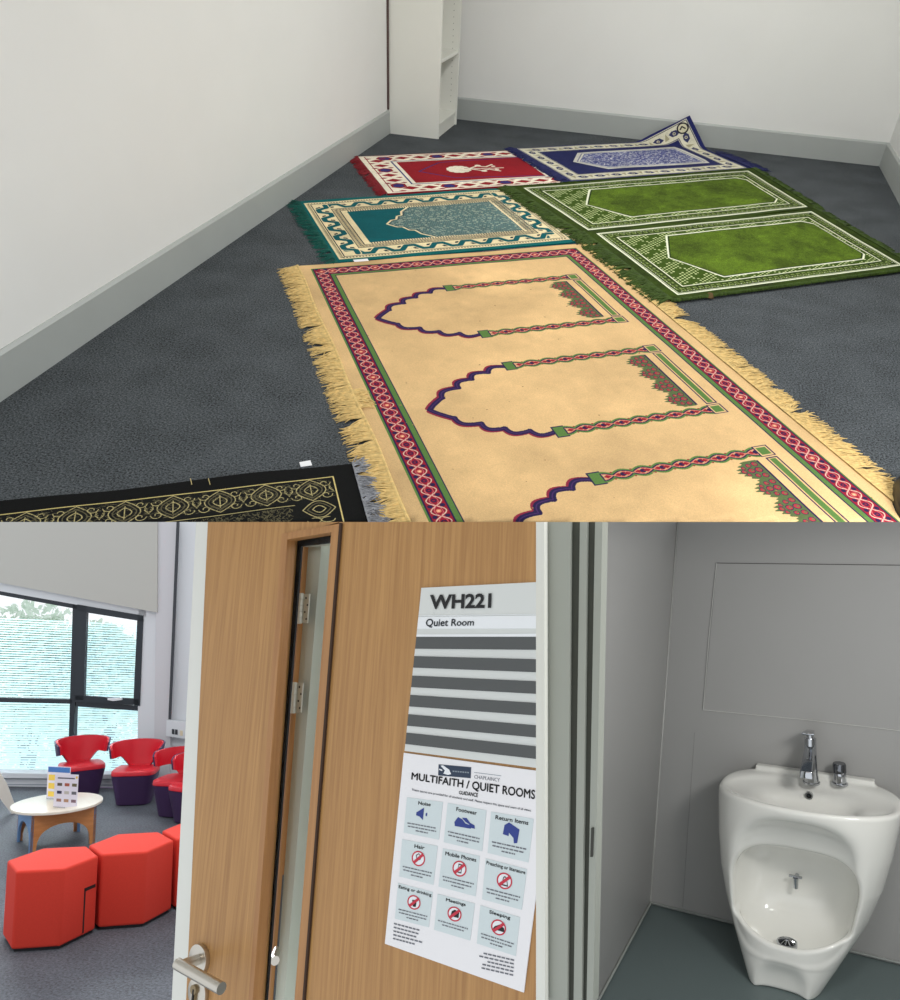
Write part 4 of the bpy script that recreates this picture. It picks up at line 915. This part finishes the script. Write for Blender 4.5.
card([(47.8, 766), (70.8, 767.2), (69.5, 800), (46.4, 798)], 'display card with a blue header and yellow pictures, behind the white one', [('header', .03, .82, .97, .98, hb), ('picture', .06, .56, .40, .74, yel), ('picture', .46, .56, .94, .74, pk), ('picture', .06, .30, .40, .48, yel), ('picture', .46, .30, .94, .48, hb), ('picture', .06, .06, .40, .22, yel)])
fl = [('picture', .12 + i * .31, .64 - j * .24, .12 + i * .31 + .2, .64 - j * .24 + .09, pic[j * 3 + i]) for j in range(3) for i in range(3)] + [('title_strip', .12, .86, .84, .90, pic[5]), ('corner_badge', .88, .88, .96, .95, yel)]
card([(55.2, 773.8), (78.8, 774.8), (76.8, 808.4), (53.2, 806.4)], 'white display card with nine small pictures, standing in front on the low table', fl)
# pale slanted panel at the left edge
c0 = LOUNGE.z((12, 814)); nn = np.array([c0.x, c0.y, 0]); nn /= np.linalg.norm(nn)
f = [LOUNGE.pl(p, c0, nn) - c0 for p in [(-14, 760), (1, 774), (7, 784), (17.4, 812), (12, 814.5), (-2, 796), (-14, 786)]]
tag(place(MB().add(f + [v + Vector(nn.tolist()) * .03 for v in f], [tuple(range(7)), tuple(range(7, 14))[::-1]] + [(i, 7 + i, 7 + (i + 1) % 7, (i + 1) % 7) for i in range(7)]).build('slanted_panel', mat('pale_panel', rgb(222, 214, 204), .5)), LOUNGE, c0), 'pale slanted panel leg at the left edge beside the round table', 'panel')

# tub chairs
red_lea = mat('red_leather', rgb(206, 26, 44), .38, spec=.5); plum = mat('plum_leather', rgb(62, 40, 78), .42)
def tub_chair(x, y, face, label, s=.86):
    c = thing('tub_chair', LOUNGE, (x, y, 0), label, 'chair', 'red and plum lounge chairs', rz=face); c.scale = (.84, .84, .91)
    def blk(z0, z1, w0, w1, d0, d1, n=24):
        sup = lambda a, w, d: (w * math.copysign(abs(math.cos(a)) ** .42, math.cos(a)), d * math.copysign(abs(math.sin(a)) ** .5, math.sin(a)))
        A_ = np.linspace(0, 2 * PI, n + 1)[:-1]; return MB().hexa([(*sup(a, w0, d0), z0) for a in A_], [(*sup(a, w1, d1), z1) for a in A_])
    blk(.012, .385 * s, .20, .265, .19, .25).build('base', plum, c, smooth=True)
    blk(.0, .012, .17, .17, .16, .16).build('glide', dk_plinth, c, smooth=True)
    blk(.385 * s, .44 * s, .268, .262, .255, .245).build('seat', red_lea, c, smooth=True, bevel=.012, bseg=3)
    n = 40
    def sheet(r0, name, m_, off):
        V = []; Fc = []; rows = 9
        for i in range(n + 1):
            ph = math.radians(-112 + 224 * i / n); ap = abs(ph); e = min(1, max(0, (ap - math.radians(19)) / math.radians(34))); e = e * e * (3 - 2 * e)
            zb = (.40 + .17 * e) * s; zt = (.775 - .035 * (ap / 1.95) ** 2) * s; tip = max(0, (ap - 1.65) / .3); zb += .02 * tip; zt -= .03 * tip
            for j in range(rows):
                z = zb + (zt - zb) * j / (rows - 1); rr = r0 + .05 * (z / s - .44) / .33
                V.append((rr * 1.04 * math.sin(ph), .0 + rr * .92 * math.cos(ph) - .0, z))
        for o_ in (0, 1):
            if o_:
                for v in V[:(n + 1) * rows]:
                    l = math.hypot(v[0], v[1]); k = (l + off) / l; V.append((v[0] * k, v[1] * k, v[2]))
        N = (n + 1) * rows; g = lambda i, j, o_=0: o_ * N + i * rows + j
        for i in range(n):
            for j in range(rows - 1): Fc.append((g(i, j), g(i + 1, j), g(i + 1, j + 1), g(i, j + 1))); Fc.append((g(i, j, 1), g(i, j + 1, 1), g(i + 1, j + 1, 1), g(i + 1, j, 1)))
            Fc.append((g(i, 0), g(i, 0, 1), g(i + 1, 0, 1), g(i + 1, 0))); Fc.append((g(i, rows - 1), g(i + 1, rows - 1), g(i + 1, rows - 1, 1), g(i, rows - 1, 1)))
        for j in range(rows - 1): Fc.append((g(0, j), g(0, j + 1), g(0, j + 1, 1), g(0, j, 1))); Fc.append((g(n, j), g(n, j, 1), g(n, j + 1, 1), g(n, j + 1)))
        return MB().add(V, Fc).build(name, m_, c, smooth=True)
    sheet(.235, 'backrest', red_lea, .022); sheet(.2572, 'outer_shell', plum, .018)
    return c
def face_cam(p, d=0): return math.atan2(-p.y, -p.x) + PI / 2 + math.radians(d)
for (px, dd, lab) in (((80, 799), 10, 'red tub chair with plum base directly behind the round table'), ((134.5, 805), -12, 'red tub chair with plum base in the gap between round table and wall socket'),
                      ((179, 817), -28, 'red tub chair with plum base third along, its wing partly hidden by the nearest one'), ((196, 824), -42, 'red tub chair with plum base farthest right, mostly behind the white door edge')):
    p = LOUNGE.z(px); v = Vector((p.x, p.y, 0)).normalized(); p = p + v * .12
    tub_chair(p.x, p.y, face_cam(p, dd), lab)

dl = lp((60, 560), -2.6); dl.z += 1.6; dt = LOUNGE.z((90, 830))
area_lamp('daylight_fill_lamp', LOUNGE, dl, dt, 3.6, 900, (.86, .94, 1.0), 2.0)  # unseen area lamp added outside, imitates daylight falling on the lounge floor
# trees outside the window
leaf = mat('daylight_paled_leaf', rgb(206, 222, 208), .6); nt = leaf.node_tree; tl_ = nt.nodes.new('ShaderNodeBsdfTranslucent'); tl_.inputs[0].default_value = (*rgb(228, 238, 228), 1); ms = nt.nodes.new('ShaderNodeMixShader'); ms.inputs[0].default_value = .5  # leaf colour lightened to look washed out by bright daylight
nt.links.new(nt.nodes['Principled BSDF'].outputs[0], ms.inputs[1]); nt.links.new(tl_.outputs[0], ms.inputs[2]); nt.links.new(ms.outputs[0], nt.nodes['Material Output'].inputs[0])
bark = mat('grey_bark', rgb(120, 116, 104), .9)
def tree(c, blobs, label, seed, n):
    t_ = thing('tree', LOUNGE, c, label, 'tree', 'trees outside the lounge window'); r = np.random.default_rng(seed); mb = MB()
    for bx, by, bz, br in blobs:
        for _ in range(n):
            d = r.normal(size=3); d /= np.linalg.norm(d); p = np.array([bx, by, bz]) + d * br * r.uniform(.45, 1.08) * np.array([1, 1, .85])
            a = r.normal(size=3); a /= np.linalg.norm(a); b = np.cross(a, r.normal(size=3)); b /= np.linalg.norm(b); s = r.uniform(.06, .13)
            mb.add([p - a * s, p + b * s * .5, p + a * s, p - b * s * .5], [(0, 1, 2, 3)])
    mb.build('foliage', leaf, t_)
    mb = MB(); mb.tube([(0, 0, 0), (.1, 0, 1.4), (0, .1, 2.6)], [.16, .13, .08], 8)
    for bx, by, bz, br in blobs[:3]: mb.tube([(0, .05, 1.8), (bx * .6, by * .6, bz * .8), (bx, by, bz)], [.08, .05, .02], 6)
    mb.build('trunk', bark, t_, smooth=True); return t_
base = lp((40, 640), -9); base.z = -3.0
def tp(px, d): v = lp(px, -d); return v
for (px, blob_px, lab, sd) in (((30, 690), [((33, 640), 1.0), ((8, 650), .9), ((55, 662), .8), ((20, 690), 1.3), ((60, 700), 1.2), ((40, 740), 1.6)], 'tree with leaf colour paled as by daylight outside the lounge window, behind the large left pane', 1),
                               ((118, 690), [((97, 645), .6), ((112, 655), .6), ((100, 680), 1.0), ((125, 690), .9), ((134, 668), .45), ((115, 730), 1.5)], 'tree with leaf colour paled as by daylight outside the lounge window, behind the opening sash', 2)):
    b0 = tp(px, 6); b0.z = -3.2
    bl2 = []
    for q_, r_b in blob_px: v = tp(q_, 6) - b0; bl2.append((v.x, v.y, v.z, r_b * .85))
    tree(b0, bl2, lab, sd, 900)
# ================================================================== THE WASHROOM
YW = 3.802; XC = -1.3153; SQ = 1.3125
pan = mat('grey_wall_panel', rgb(166, 165, 163), .33, noise=.02, nscale=1.5, bump=.02, bscale=120, spec=.4)
seam_l = mat('seam_light', rgb(196, 196, 192), .4); seam_d = mat('seam_dark', rgb(84, 84, 82), .6)
vinyl = mat('teal_grey_vinyl', rgb(102, 114, 114), .42, noise=.10, nscale=220, bump=.15, bscale=260, spec=.4)
cn = WASH.z((649.7, 904)); YW = cn.y
top = WASH.y((677.3, 518), YW)
e = (top - cn)                                   # corner line, very slightly out of plumb
lf = WASH.z((597.5, 1001)); ld = (lf - cn); ld.z = 0; ld = ld.normalized()
H2 = 2.4; k = H2 / e.z
C0, C1 = cn, cn + e * k
rt = Vector((2.2, 0, 0))
mb = MB(); b = Vector((0, .08, 0)); mb.hexa([C0, C0 + rt, C0 + rt + b, C0 + b], [C1, C1 + rt, C1 + rt + b, C1 + b]); o = struct(mb.build('wall_back', pan), WASH); cut(o, CUT_LOW, CUT_RIGHT)
le = ld * 1.80; b = Vector((-.08, 0, 0)); mb = MB(); mb.hexa([C0, C0 + b, C0 + le + b, C0 + le], [C1, C1 + b, C1 + le + b, C1 + le]); o = struct(mb.build('wall_left', pan), WASH); cut(o, CUT_LOW, CUT_RIGHT)
rw = Vector((2.1, 0, 0)); mb = MB(); b = Vector((.08, 0, 0)); dn_ = Vector((0, -2.4, 0)); mb.hexa([C0 + rw, C0 + rw + dn_, C0 + rw + b + dn_, C0 + rw + b], [C1 + rw, C1 + rw + dn_, C1 + rw + b + dn_, C1 + rw + b]); o = struct(mb.build('wall_right', pan), WASH); cut(o, CUT_LOW, CUT_RIGHT)
fl_ = [C0 + Vector((-.3, .08, 0)), C0 + Vector((2.2, .08, 0)), C0 + Vector((2.2, -2.6, 0)), C0 + Vector((-.9, -2.6, 0))]
o = struct(MB().hexa([v - Vector((0, 0, .06)) for v in fl_], fl_).build('floor', vinyl), WASH); cut(o, CUT_LOW, CUT_RIGHT)
# thin cap strip where the vinyl is turned up against the walls
cap = mat('cap_strip', rgb(150, 154, 150), .35)
mb = MB(); mb.tube([C0 + Vector((.004, -.006, .012)), C0 + Vector((2.2, -.006, .012))], .0055, 8); o = struct(mb.build('baseboard_back', cap, smooth=True), WASH); cut(o, CUT_RIGHT)
nl = Vector((-ld.y, ld.x, 0)); nl = nl if nl.x > 0 else -nl
mb = MB(); mb.tube([C0 + nl * .008 + Vector((0, -.005, .012)), C0 + le * .92 + nl * .008 + Vector((0, 0, .012))], .0055, 8); o = struct(mb.build('baseboard_left', cap, smooth=True), WASH); cut(o, CUT_RIGHT)
mb = MB(); mb.tube([C0 + Vector((.004, -.004, 0)), C1 + Vector((.004, -.004, 0))], .0045, 8); o = struct(mb.build('trim_3', mat('corner_sealant', rgb(176, 176, 172), .4), smooth=True), WASH); cut(o, CUT_LOW)
S7 = lambda x, y: (536 + x * 364 / 762, 522 + y * 478 / 1000)
wy = lambda p, off=.0: WASH.y(S7(*p), YW - off)
def seam(name, P, r, m_, off=.001): mb = MB(); mb.tube([wy(p, off) for p in P], r, 6); o = struct(mb.build(name, m_), WASH); return cut(o, CUT_RIGHT)
o = thing('access_panel', WASH, (0, 0, 0), 'large flush grey access panel outlined by thin seams on the washroom back wall', 'panel')
mb = MB(); f = [wy(p, .004) for p in ((379, 86), (800, 91), (800, 440), (351, 393))]; mb.add(f + [v + Vector((0, .0035, 0)) for v in f], [(0, 1, 2, 3), (7, 6, 5, 4)] + [(i, 4 + i, 4 + (i + 1) % 4, (i + 1) % 4) for i in range(4)]); mb.build('panel_face', pan, o)
for nm, P, r, m_ in (('top_seam', [(378, 86), (800, 91)], .0016, seam_d), ('side_seam', [(378, 86), (362, 240), (350, 393)], .0022, seam_l), ('bottom_seam', [(350, 393), (560, 413), (800, 441)], .0024, seam_l)):
    mb = MB(); mb.tube([wy(p, .0045) for p in P], r, 6); mb.build(nm, m_, o)
cut(o, CUT_RIGHT, CUT_LOW)
seam('trim_4', [(332, 440), (318, 640), (307, 806)], .0012, mat('faint_seam', rgb(146, 145, 143), .35), 0)
# door frame at the left, a run of upright strips of different depth
fr_p = mat('frame_grey_paint', rgb(160, 163, 154), .4, noise=.01, nscale=4); fr_w = mat('frame_white_paint', rgb(226, 226, 218), .4)
fr_d = mat('frame_seal', rgb(76, 78, 70), .6)
wf = tag(place(bpy.data.objects.new('door_2', None), WASH), kind='structure'); COL.objects.link(wf)
YF = 1.9
def strip(name, xa, xb, y, depth, m_, bv=0):
    """xa, xb: (top, bottom) x on the photograph of the strip's left and right edges"""
    P = [(xa[0], 516), (xb[0], 516), (xb[1], 1006), (xa[1], 1006)]; f = [WASH.y(p, y) for p in P]; b = [v + Vector((0, depth, 0)) for v in f]
    mb = MB(); mb.add(f + b, [(0, 1, 2, 3), (7, 6, 5, 4)] + [(i, 4 + i, 4 + (i + 1) % 4, (i + 1) % 4) for i in range(4)])
    return mb.build(name, m_, wf, bevel=bv)
strip('door_leaf_edge', (524, 524), (544.2, 545.2), YF - .03, .02, fr_w)
strip('architrave', (543.6, 544.6), (570.5, 567.2), YF, .012, fr_p)
strip('seal', (569, 566), (580, 575), YF + .02, .012, fr_d)
strip('stop', (580.0, 573.5), (587, 581.5), YF + .012, .012, fr_p)
strip('seal', (586, 580), (597, 592), YF + .03, .012, fr_d)
strip('lining', (595.2, 586.5), (602.5, 593.0), YF + .022, .04, fr_p)
f = [WASH.y(p, YF + .018) for p in ((591.2, 828), (593.6, 828), (592.6, 857), (590.2, 857))]
f2 = [v + Vector((0, .004, 0)) for v in f]; MB().add(f + f2, [(0, 1, 2, 3), (7, 6, 5, 4)] + [(i, 4 + i, 4 + (i + 1) % 4, (i + 1) % 4) for i in range(4)]).build('strike_plate', mat('dark_steel', rgb(70, 70, 66), .35, metal=.8), wf)
cut(wf, CUT_LOW)
# the corridor wall that carries this frame, running on behind the oak door
P = [(372, 516), (526, 516), (526, 1006), (372, 1006)]; f = [WASH.y(p, YF - .005) for p in P]; b = [v + Vector((0, .10, 0)) for v in f]
cut(struct(MB().add(f + b, [(0, 1, 2, 3), (7, 6, 5, 4)] + [(i, 4 + i, 4 + (i + 1) % 4, (i + 1) % 4) for i in range(4)]).build('wall_front', wall_white), WASH), CUT_LOW)

# ---- ceramic foot-washing basin, one moulded body carved out of a solid
def sdf_mesh(fn, lo, hi, n, name, m_, parent):
    """surface nets over a signed-distance function"""
    lo = np.array(lo, float); hi = np.array(hi, float); h = (hi - lo).max() / n; dims = np.ceil((hi - lo) / h).astype(int) + 1
    X, Y, Z = np.meshgrid(*[lo[i] + h * np.arange(dims[i]) for i in range(3)], indexing='ij'); D_ = fn(X, Y, Z); ins = D_ < 0
    c = dims - 1; cs = [(i, j, k) for i in (0, 1) for j in (0, 1) for k in (0, 1)]
    sl = lambda i, j, k: (slice(i, i + c[0]), slice(j, j + c[1]), slice(k, k + c[2]))
    cnt = sum(ins[sl(*q)].astype(int) for q in cs); act = (cnt > 0) & (cnt < 8)
    idx = -np.ones(c, int); idx[act] = np.arange(act.sum()); acc = np.zeros((act.sum(), 3)); num = np.zeros(act.sum())
    base = np.argwhere(act)
    for a in cs:
        for ax_ in range(3):
            if a[ax_]: continue
            b = list(a); b[ax_] = 1; da = D_[sl(*a)][act]; db = D_[sl(*b)][act]; cr_ = (da < 0) != (db < 0)
            t_ = np.where(cr_, da / np.where(cr_, da - db, 1), 0); p = np.tile(np.array(a, float), (len(da), 1)); p[:, ax_] += t_
            acc[cr_] += p[cr_]; num[cr_] += 1
    V = lo + h * (base + acc / num[:, None]); Fs = []
    for ax_ in range(3):
        b_, c_ = (ax_ + 1) % 3, (ax_ + 2) % 3; s0 = [slice(1, -1)] * 3; s0[ax_] = slice(0, -1); s1 = list(s0); s1[ax_] = slice(1, None)
        e0 = ins[tuple(s0)]; e1 = ins[tuple(s1)]; w = np.argwhere(e0 != e1); fl = e0[e0 != e1]
        g = w.copy(); 
        for q in range(3):
            if q != ax_: g[:, q] += 1
        def at(db, dc): u = g.copy(); u[:, b_] += db; u[:, c_] += dc; return idx[u[:, 0], u[:, 1], u[:, 2]]
        Q = np.stack([at(-1, -1), at(0, -1), at(0, 0), at(-1, 0)], 1); Q[~fl] = Q[~fl][:, ::-1]; Fs.append(Q)
    Fs = np.concatenate(Fs); Fs = Fs[(Fs >= 0).all(1)]
    me = bpy.data.meshes.new(name); me.from_pydata(V.tolist(), [], Fs.tolist()); me.update()
    bm = bmesh.new(); bm.from_mesh(me); 
    for _ in range(2): bmesh.ops.smooth_vert(bm, verts=bm.verts, factor=.5, use_axis_x=True, use_axis_y=True, use_axis_z=True)
    bmesh.ops.recalc_face_normals(bm, faces=bm.faces); bm.to_mesh(me); bm.free()
    for p in me.polygons: p.use_smooth = True
    me.materials.append(m_); o = bpy.data.objects.new(name, me); COL.objects.link(o); o.parent = parent; return o
def smax(a, b, k): h_ = np.clip(.5 - .5 * (b - a) / k, 0, 1); return b * (1 - h_) + a * h_ + k * h_ * (1 - h_)
def smin(a, b, k): return -smax(-a, -b, k)
RZ = .765
BC = WASH.y((808, 783), YW); BX = -.545; LEAN = .125
basin = thing('washing_basin', WASH, (BX, YW, 0), 'white ceramic floor-standing foot washing basin with hollowed front and top bowl', 'basin')
ceram = mat('white_ceramic', rgb(238, 237, 231), .12, spec=.5, coat=.3)
prof_z = np.array([-.05, 0, .10, .20, .30, .42, .55, .68, .765, .9]); prof_a = np.array([.140, .150, .198, .244, .285, .318, .338, .350, .356, .356])
def body(X, Y, Z):
    cx = LEAN * (Z - RZ); x = X - cx; a = np.interp(Z, prof_z, prof_a); d = np.interp(Z, prof_z, np.array([.460, .458, .450, .445, .443, .440, .438, .435, .432, .43]))
    y = -Y                                              # distance out from the wall
    nn_ = 2.3 + .9 * np.clip(1 - Z / .3, 0, 1); ym = .21; yy = np.where(y > ym, (y - ym) / (d - ym), (ym - y) / .262); q = (np.abs(x / a) ** nn_ + yy ** nn_) ** (1 / nn_)
    g = (q - 1) * np.minimum(a, d - ym)
    f = smax(g, -y + .002, .004); f = smax(f, Z - RZ, .022); f = smax(f, -Z, .004)
    # upstand against the wall
    up = np.maximum.reduce([np.abs(X) - .24, y - .045, Z - RZ - .022, -(Z - RZ + .1), -y + .002]); f = smin(f, up, .012)
    # top bowl: shallow oval dish, deeper straight-sided middle
    dish = (((X) / .334) ** 2 + ((y - .232) / .180) ** 2 + ((Z - RZ) / .055) ** 2) ** .5 - 1
    f = smax(f, -dish * .055, .012)
    deep = ((np.abs(X) / (.215 + .25 * (Z - RZ))) ** 3.2 + (np.abs(y - .245) / (.122 + .10 * (Z - RZ))) ** 3 + (np.abs(Z - RZ - .01) / .135) ** 3) ** (1 / 3) - 1
    f = smax(f, -deep * .10, .022)
    # hollowed front
    zc = .455
    sh_ = ((np.abs(x / (.278 + .05 * (Z - .45)))) ** 2.8 + (np.abs((Z - .45) / .282)) ** 2.6 + (np.abs((y - .50) / .185)) ** 2.0) ** (1 / 2.3) - 1
    f = smax(f, -sh_ * .12, .022)
    dp = ((np.abs(x / (.232 + .10 * (Z - .35)))) ** 3.6 + (np.abs((Z - .345) / .205)) ** 3.4 + (np.abs((y - .37) / .25)) ** 2.8) ** (1 / 3) - 1
    f = smax(f, -dp * .18, .020)
    # keep a raised lip in front of the lower bowl
    lipw = a - .010; zl = .198 + .05 * (x / .2) ** 2
    lip = np.maximum(((np.abs(x / lipw)) ** nn_ + yy ** nn_) ** (1 / nn_) * 1.0 - 1, -(((np.abs(x / (lipw - .030))) ** nn_ + (np.abs(y - ym) / (d - ym - .026)) ** nn_) ** (1 / nn_) - 1)) * .2
    lip = smax(lip, Z - zl, .018); lip = smax(lip, ym - y, .01); lip = smax(lip, -(Z - .13), .01); f = smin(f, lip, .012)
    # concave apron under the lip
    ap = (np.abs(x / .115) ** 3 + (np.abs((Z + .01) / .150)) ** 3 + (np.abs((y - .49) / .075)) ** 2) ** (1 / 2.6) - 1
    return smax(f, -ap * .1, .018)
sdf_mesh(body, (-.47, -.49, -.02), (.40, .01, .81), 210, 'basin_body', ceram, basin)
chrome = mat('chrome', rgb(190, 192, 196), .06, metal=1)
hole = mat('drain_black', rgb(12, 12, 12), .5)
# overflow ring, jet, drain
p = WASH.y((809, 795.6), YW - .135) - Vector((BX, YW, 0))
mb = MB(); mb.tube([p + Vector((0, .01, 0)), p + Vector((0, -.004, 0))], [.016, .016], 24); ov = mb.build('overflow_ring', chrome, basin, smooth=True)
MB().tube([p + Vector((0, 0, 0)), p + Vector((0, -.0048, 0))], .0105, 20).build('overflow_hole', hole, ov)
p = WASH.y((795.7, 880), YW - .16) - Vector((BX, YW, 0))
mb = MB(); mb.tube([p + Vector((0, .06, .004)), p + Vector((0, -.004, .004))], .009, 16); mb.tube([p + Vector((-.026, 0, .014)), p + Vector((.026, 0, .014))], [.006, .006], 12); mb.tube([p + Vector((0, -.004, .01)), p + Vector((0, -.008, -.032))], [.011, .0095], 16); mb.build('foot_spray_nozzle', chrome, basin, smooth=True)
p = WASH.y((787, 942.5), YW - .33) - Vector((BX, YW, 0))
p = WASH.z((787, 942.5), .168) - Vector((BX, YW, 0))
dr = bpy.data.objects.new('drain', None); COL.objects.link(dr); dr.parent = basin; dr.location = p
MB().tube([(0, 0, -.012), (0, 0, .004)], .040, 32).build('drain_ring', chrome, dr, smooth=True, bevel=.0015)
MB().tube([(0, 0, .002), (0, 0, .0052)], .034, 32).build('drain_hole', hole, dr)
mb = MB()
for k in range(6): a = k * PI / 6; mb.tube([(-.034 * math.cos(a), -.034 * math.sin(a), .005), (0, 0, .017), (.034 * math.cos(a), .034 * math.sin(a), .005)], .0028, 6)
mb.tube([(0, 0, .012), (0, 0, .02)], .008, 12); mb.build('strainer', chrome, dr, smooth=True)
# mixer tap
tpz = RZ + .002
p = WASH.z((811.5, 782), tpz); tap = thing('mixer_tap', WASH, p, 'chrome mixer tap with lever, standing on the back ledge of the white basin', 'tap')
tap.scale = (1.12, 1.12, 1.15)
MB().tube([(0, 0, -.006), (0, 0, .004), (0, .0, .05), (0, .004, .12), (0, .006, .165)], [.028, .027, .0225, .0215, .022], 28).build('body', chrome, tap, smooth=True)
MB().tube([(0, 0, -.004), (0, 0, .003)], .031, 28).build('base_ring', chrome, tap, smooth=True, bevel=.001)
sp = MB(); W0 = [(-.018, -.005, .100), (.018, -.005, .100), (.018, -.005, .145), (-.018, -.005, .145)]; W1 = [(-.024, -.125, .052), (.024, -.125, .052), (.021, -.120, .078), (-.021, -.120, .078)]
sp.hexa(W0, W1); sp.build('spout', chrome, tap, smooth=True, bevel=.004, bseg=3)
mb = MB(); mb.tube([(0, .006, .165), (0, .006, .180)], [.015, .013], 20); mb.build('cartridge_neck', chrome, tap, smooth=True)
mb = MB(); mb.hexa([(-.014, .03, .178), (-.024, -.055, .192), (.024, -.055, .192), (.014, .03, .178)], [(-.014, .03, .190), (-.022, -.055, .200), (.022, -.055, .200), (.014, .03, .190)]); mb.build('lever', chrome, tap, smooth=True, bevel=.003, bseg=2)
p = WASH.z((840, 783.5), tpz); kb = thing('push_valve', WASH, p, 'short chrome cylindrical push valve to the right of the mixer tap', 'tap')
MB().tube([(0, 0, -.004), (0, 0, .005)], .032, 28).build('base_ring', chrome, kb, smooth=True, bevel=.001)
MB().tube([(0, 0, .004), (0, 0, .048)], [.026, .025], 28).build('body', chrome, kb, smooth=True, bevel=.001)
MB().tube([(0, 0, .050), (0, 0, .082), (0, 0, .088)], [.0265, .0265, .024], 28).build('push_cap', mat('dark_chrome', rgb(120, 122, 126), .1, metal=1), kb, smooth=True)
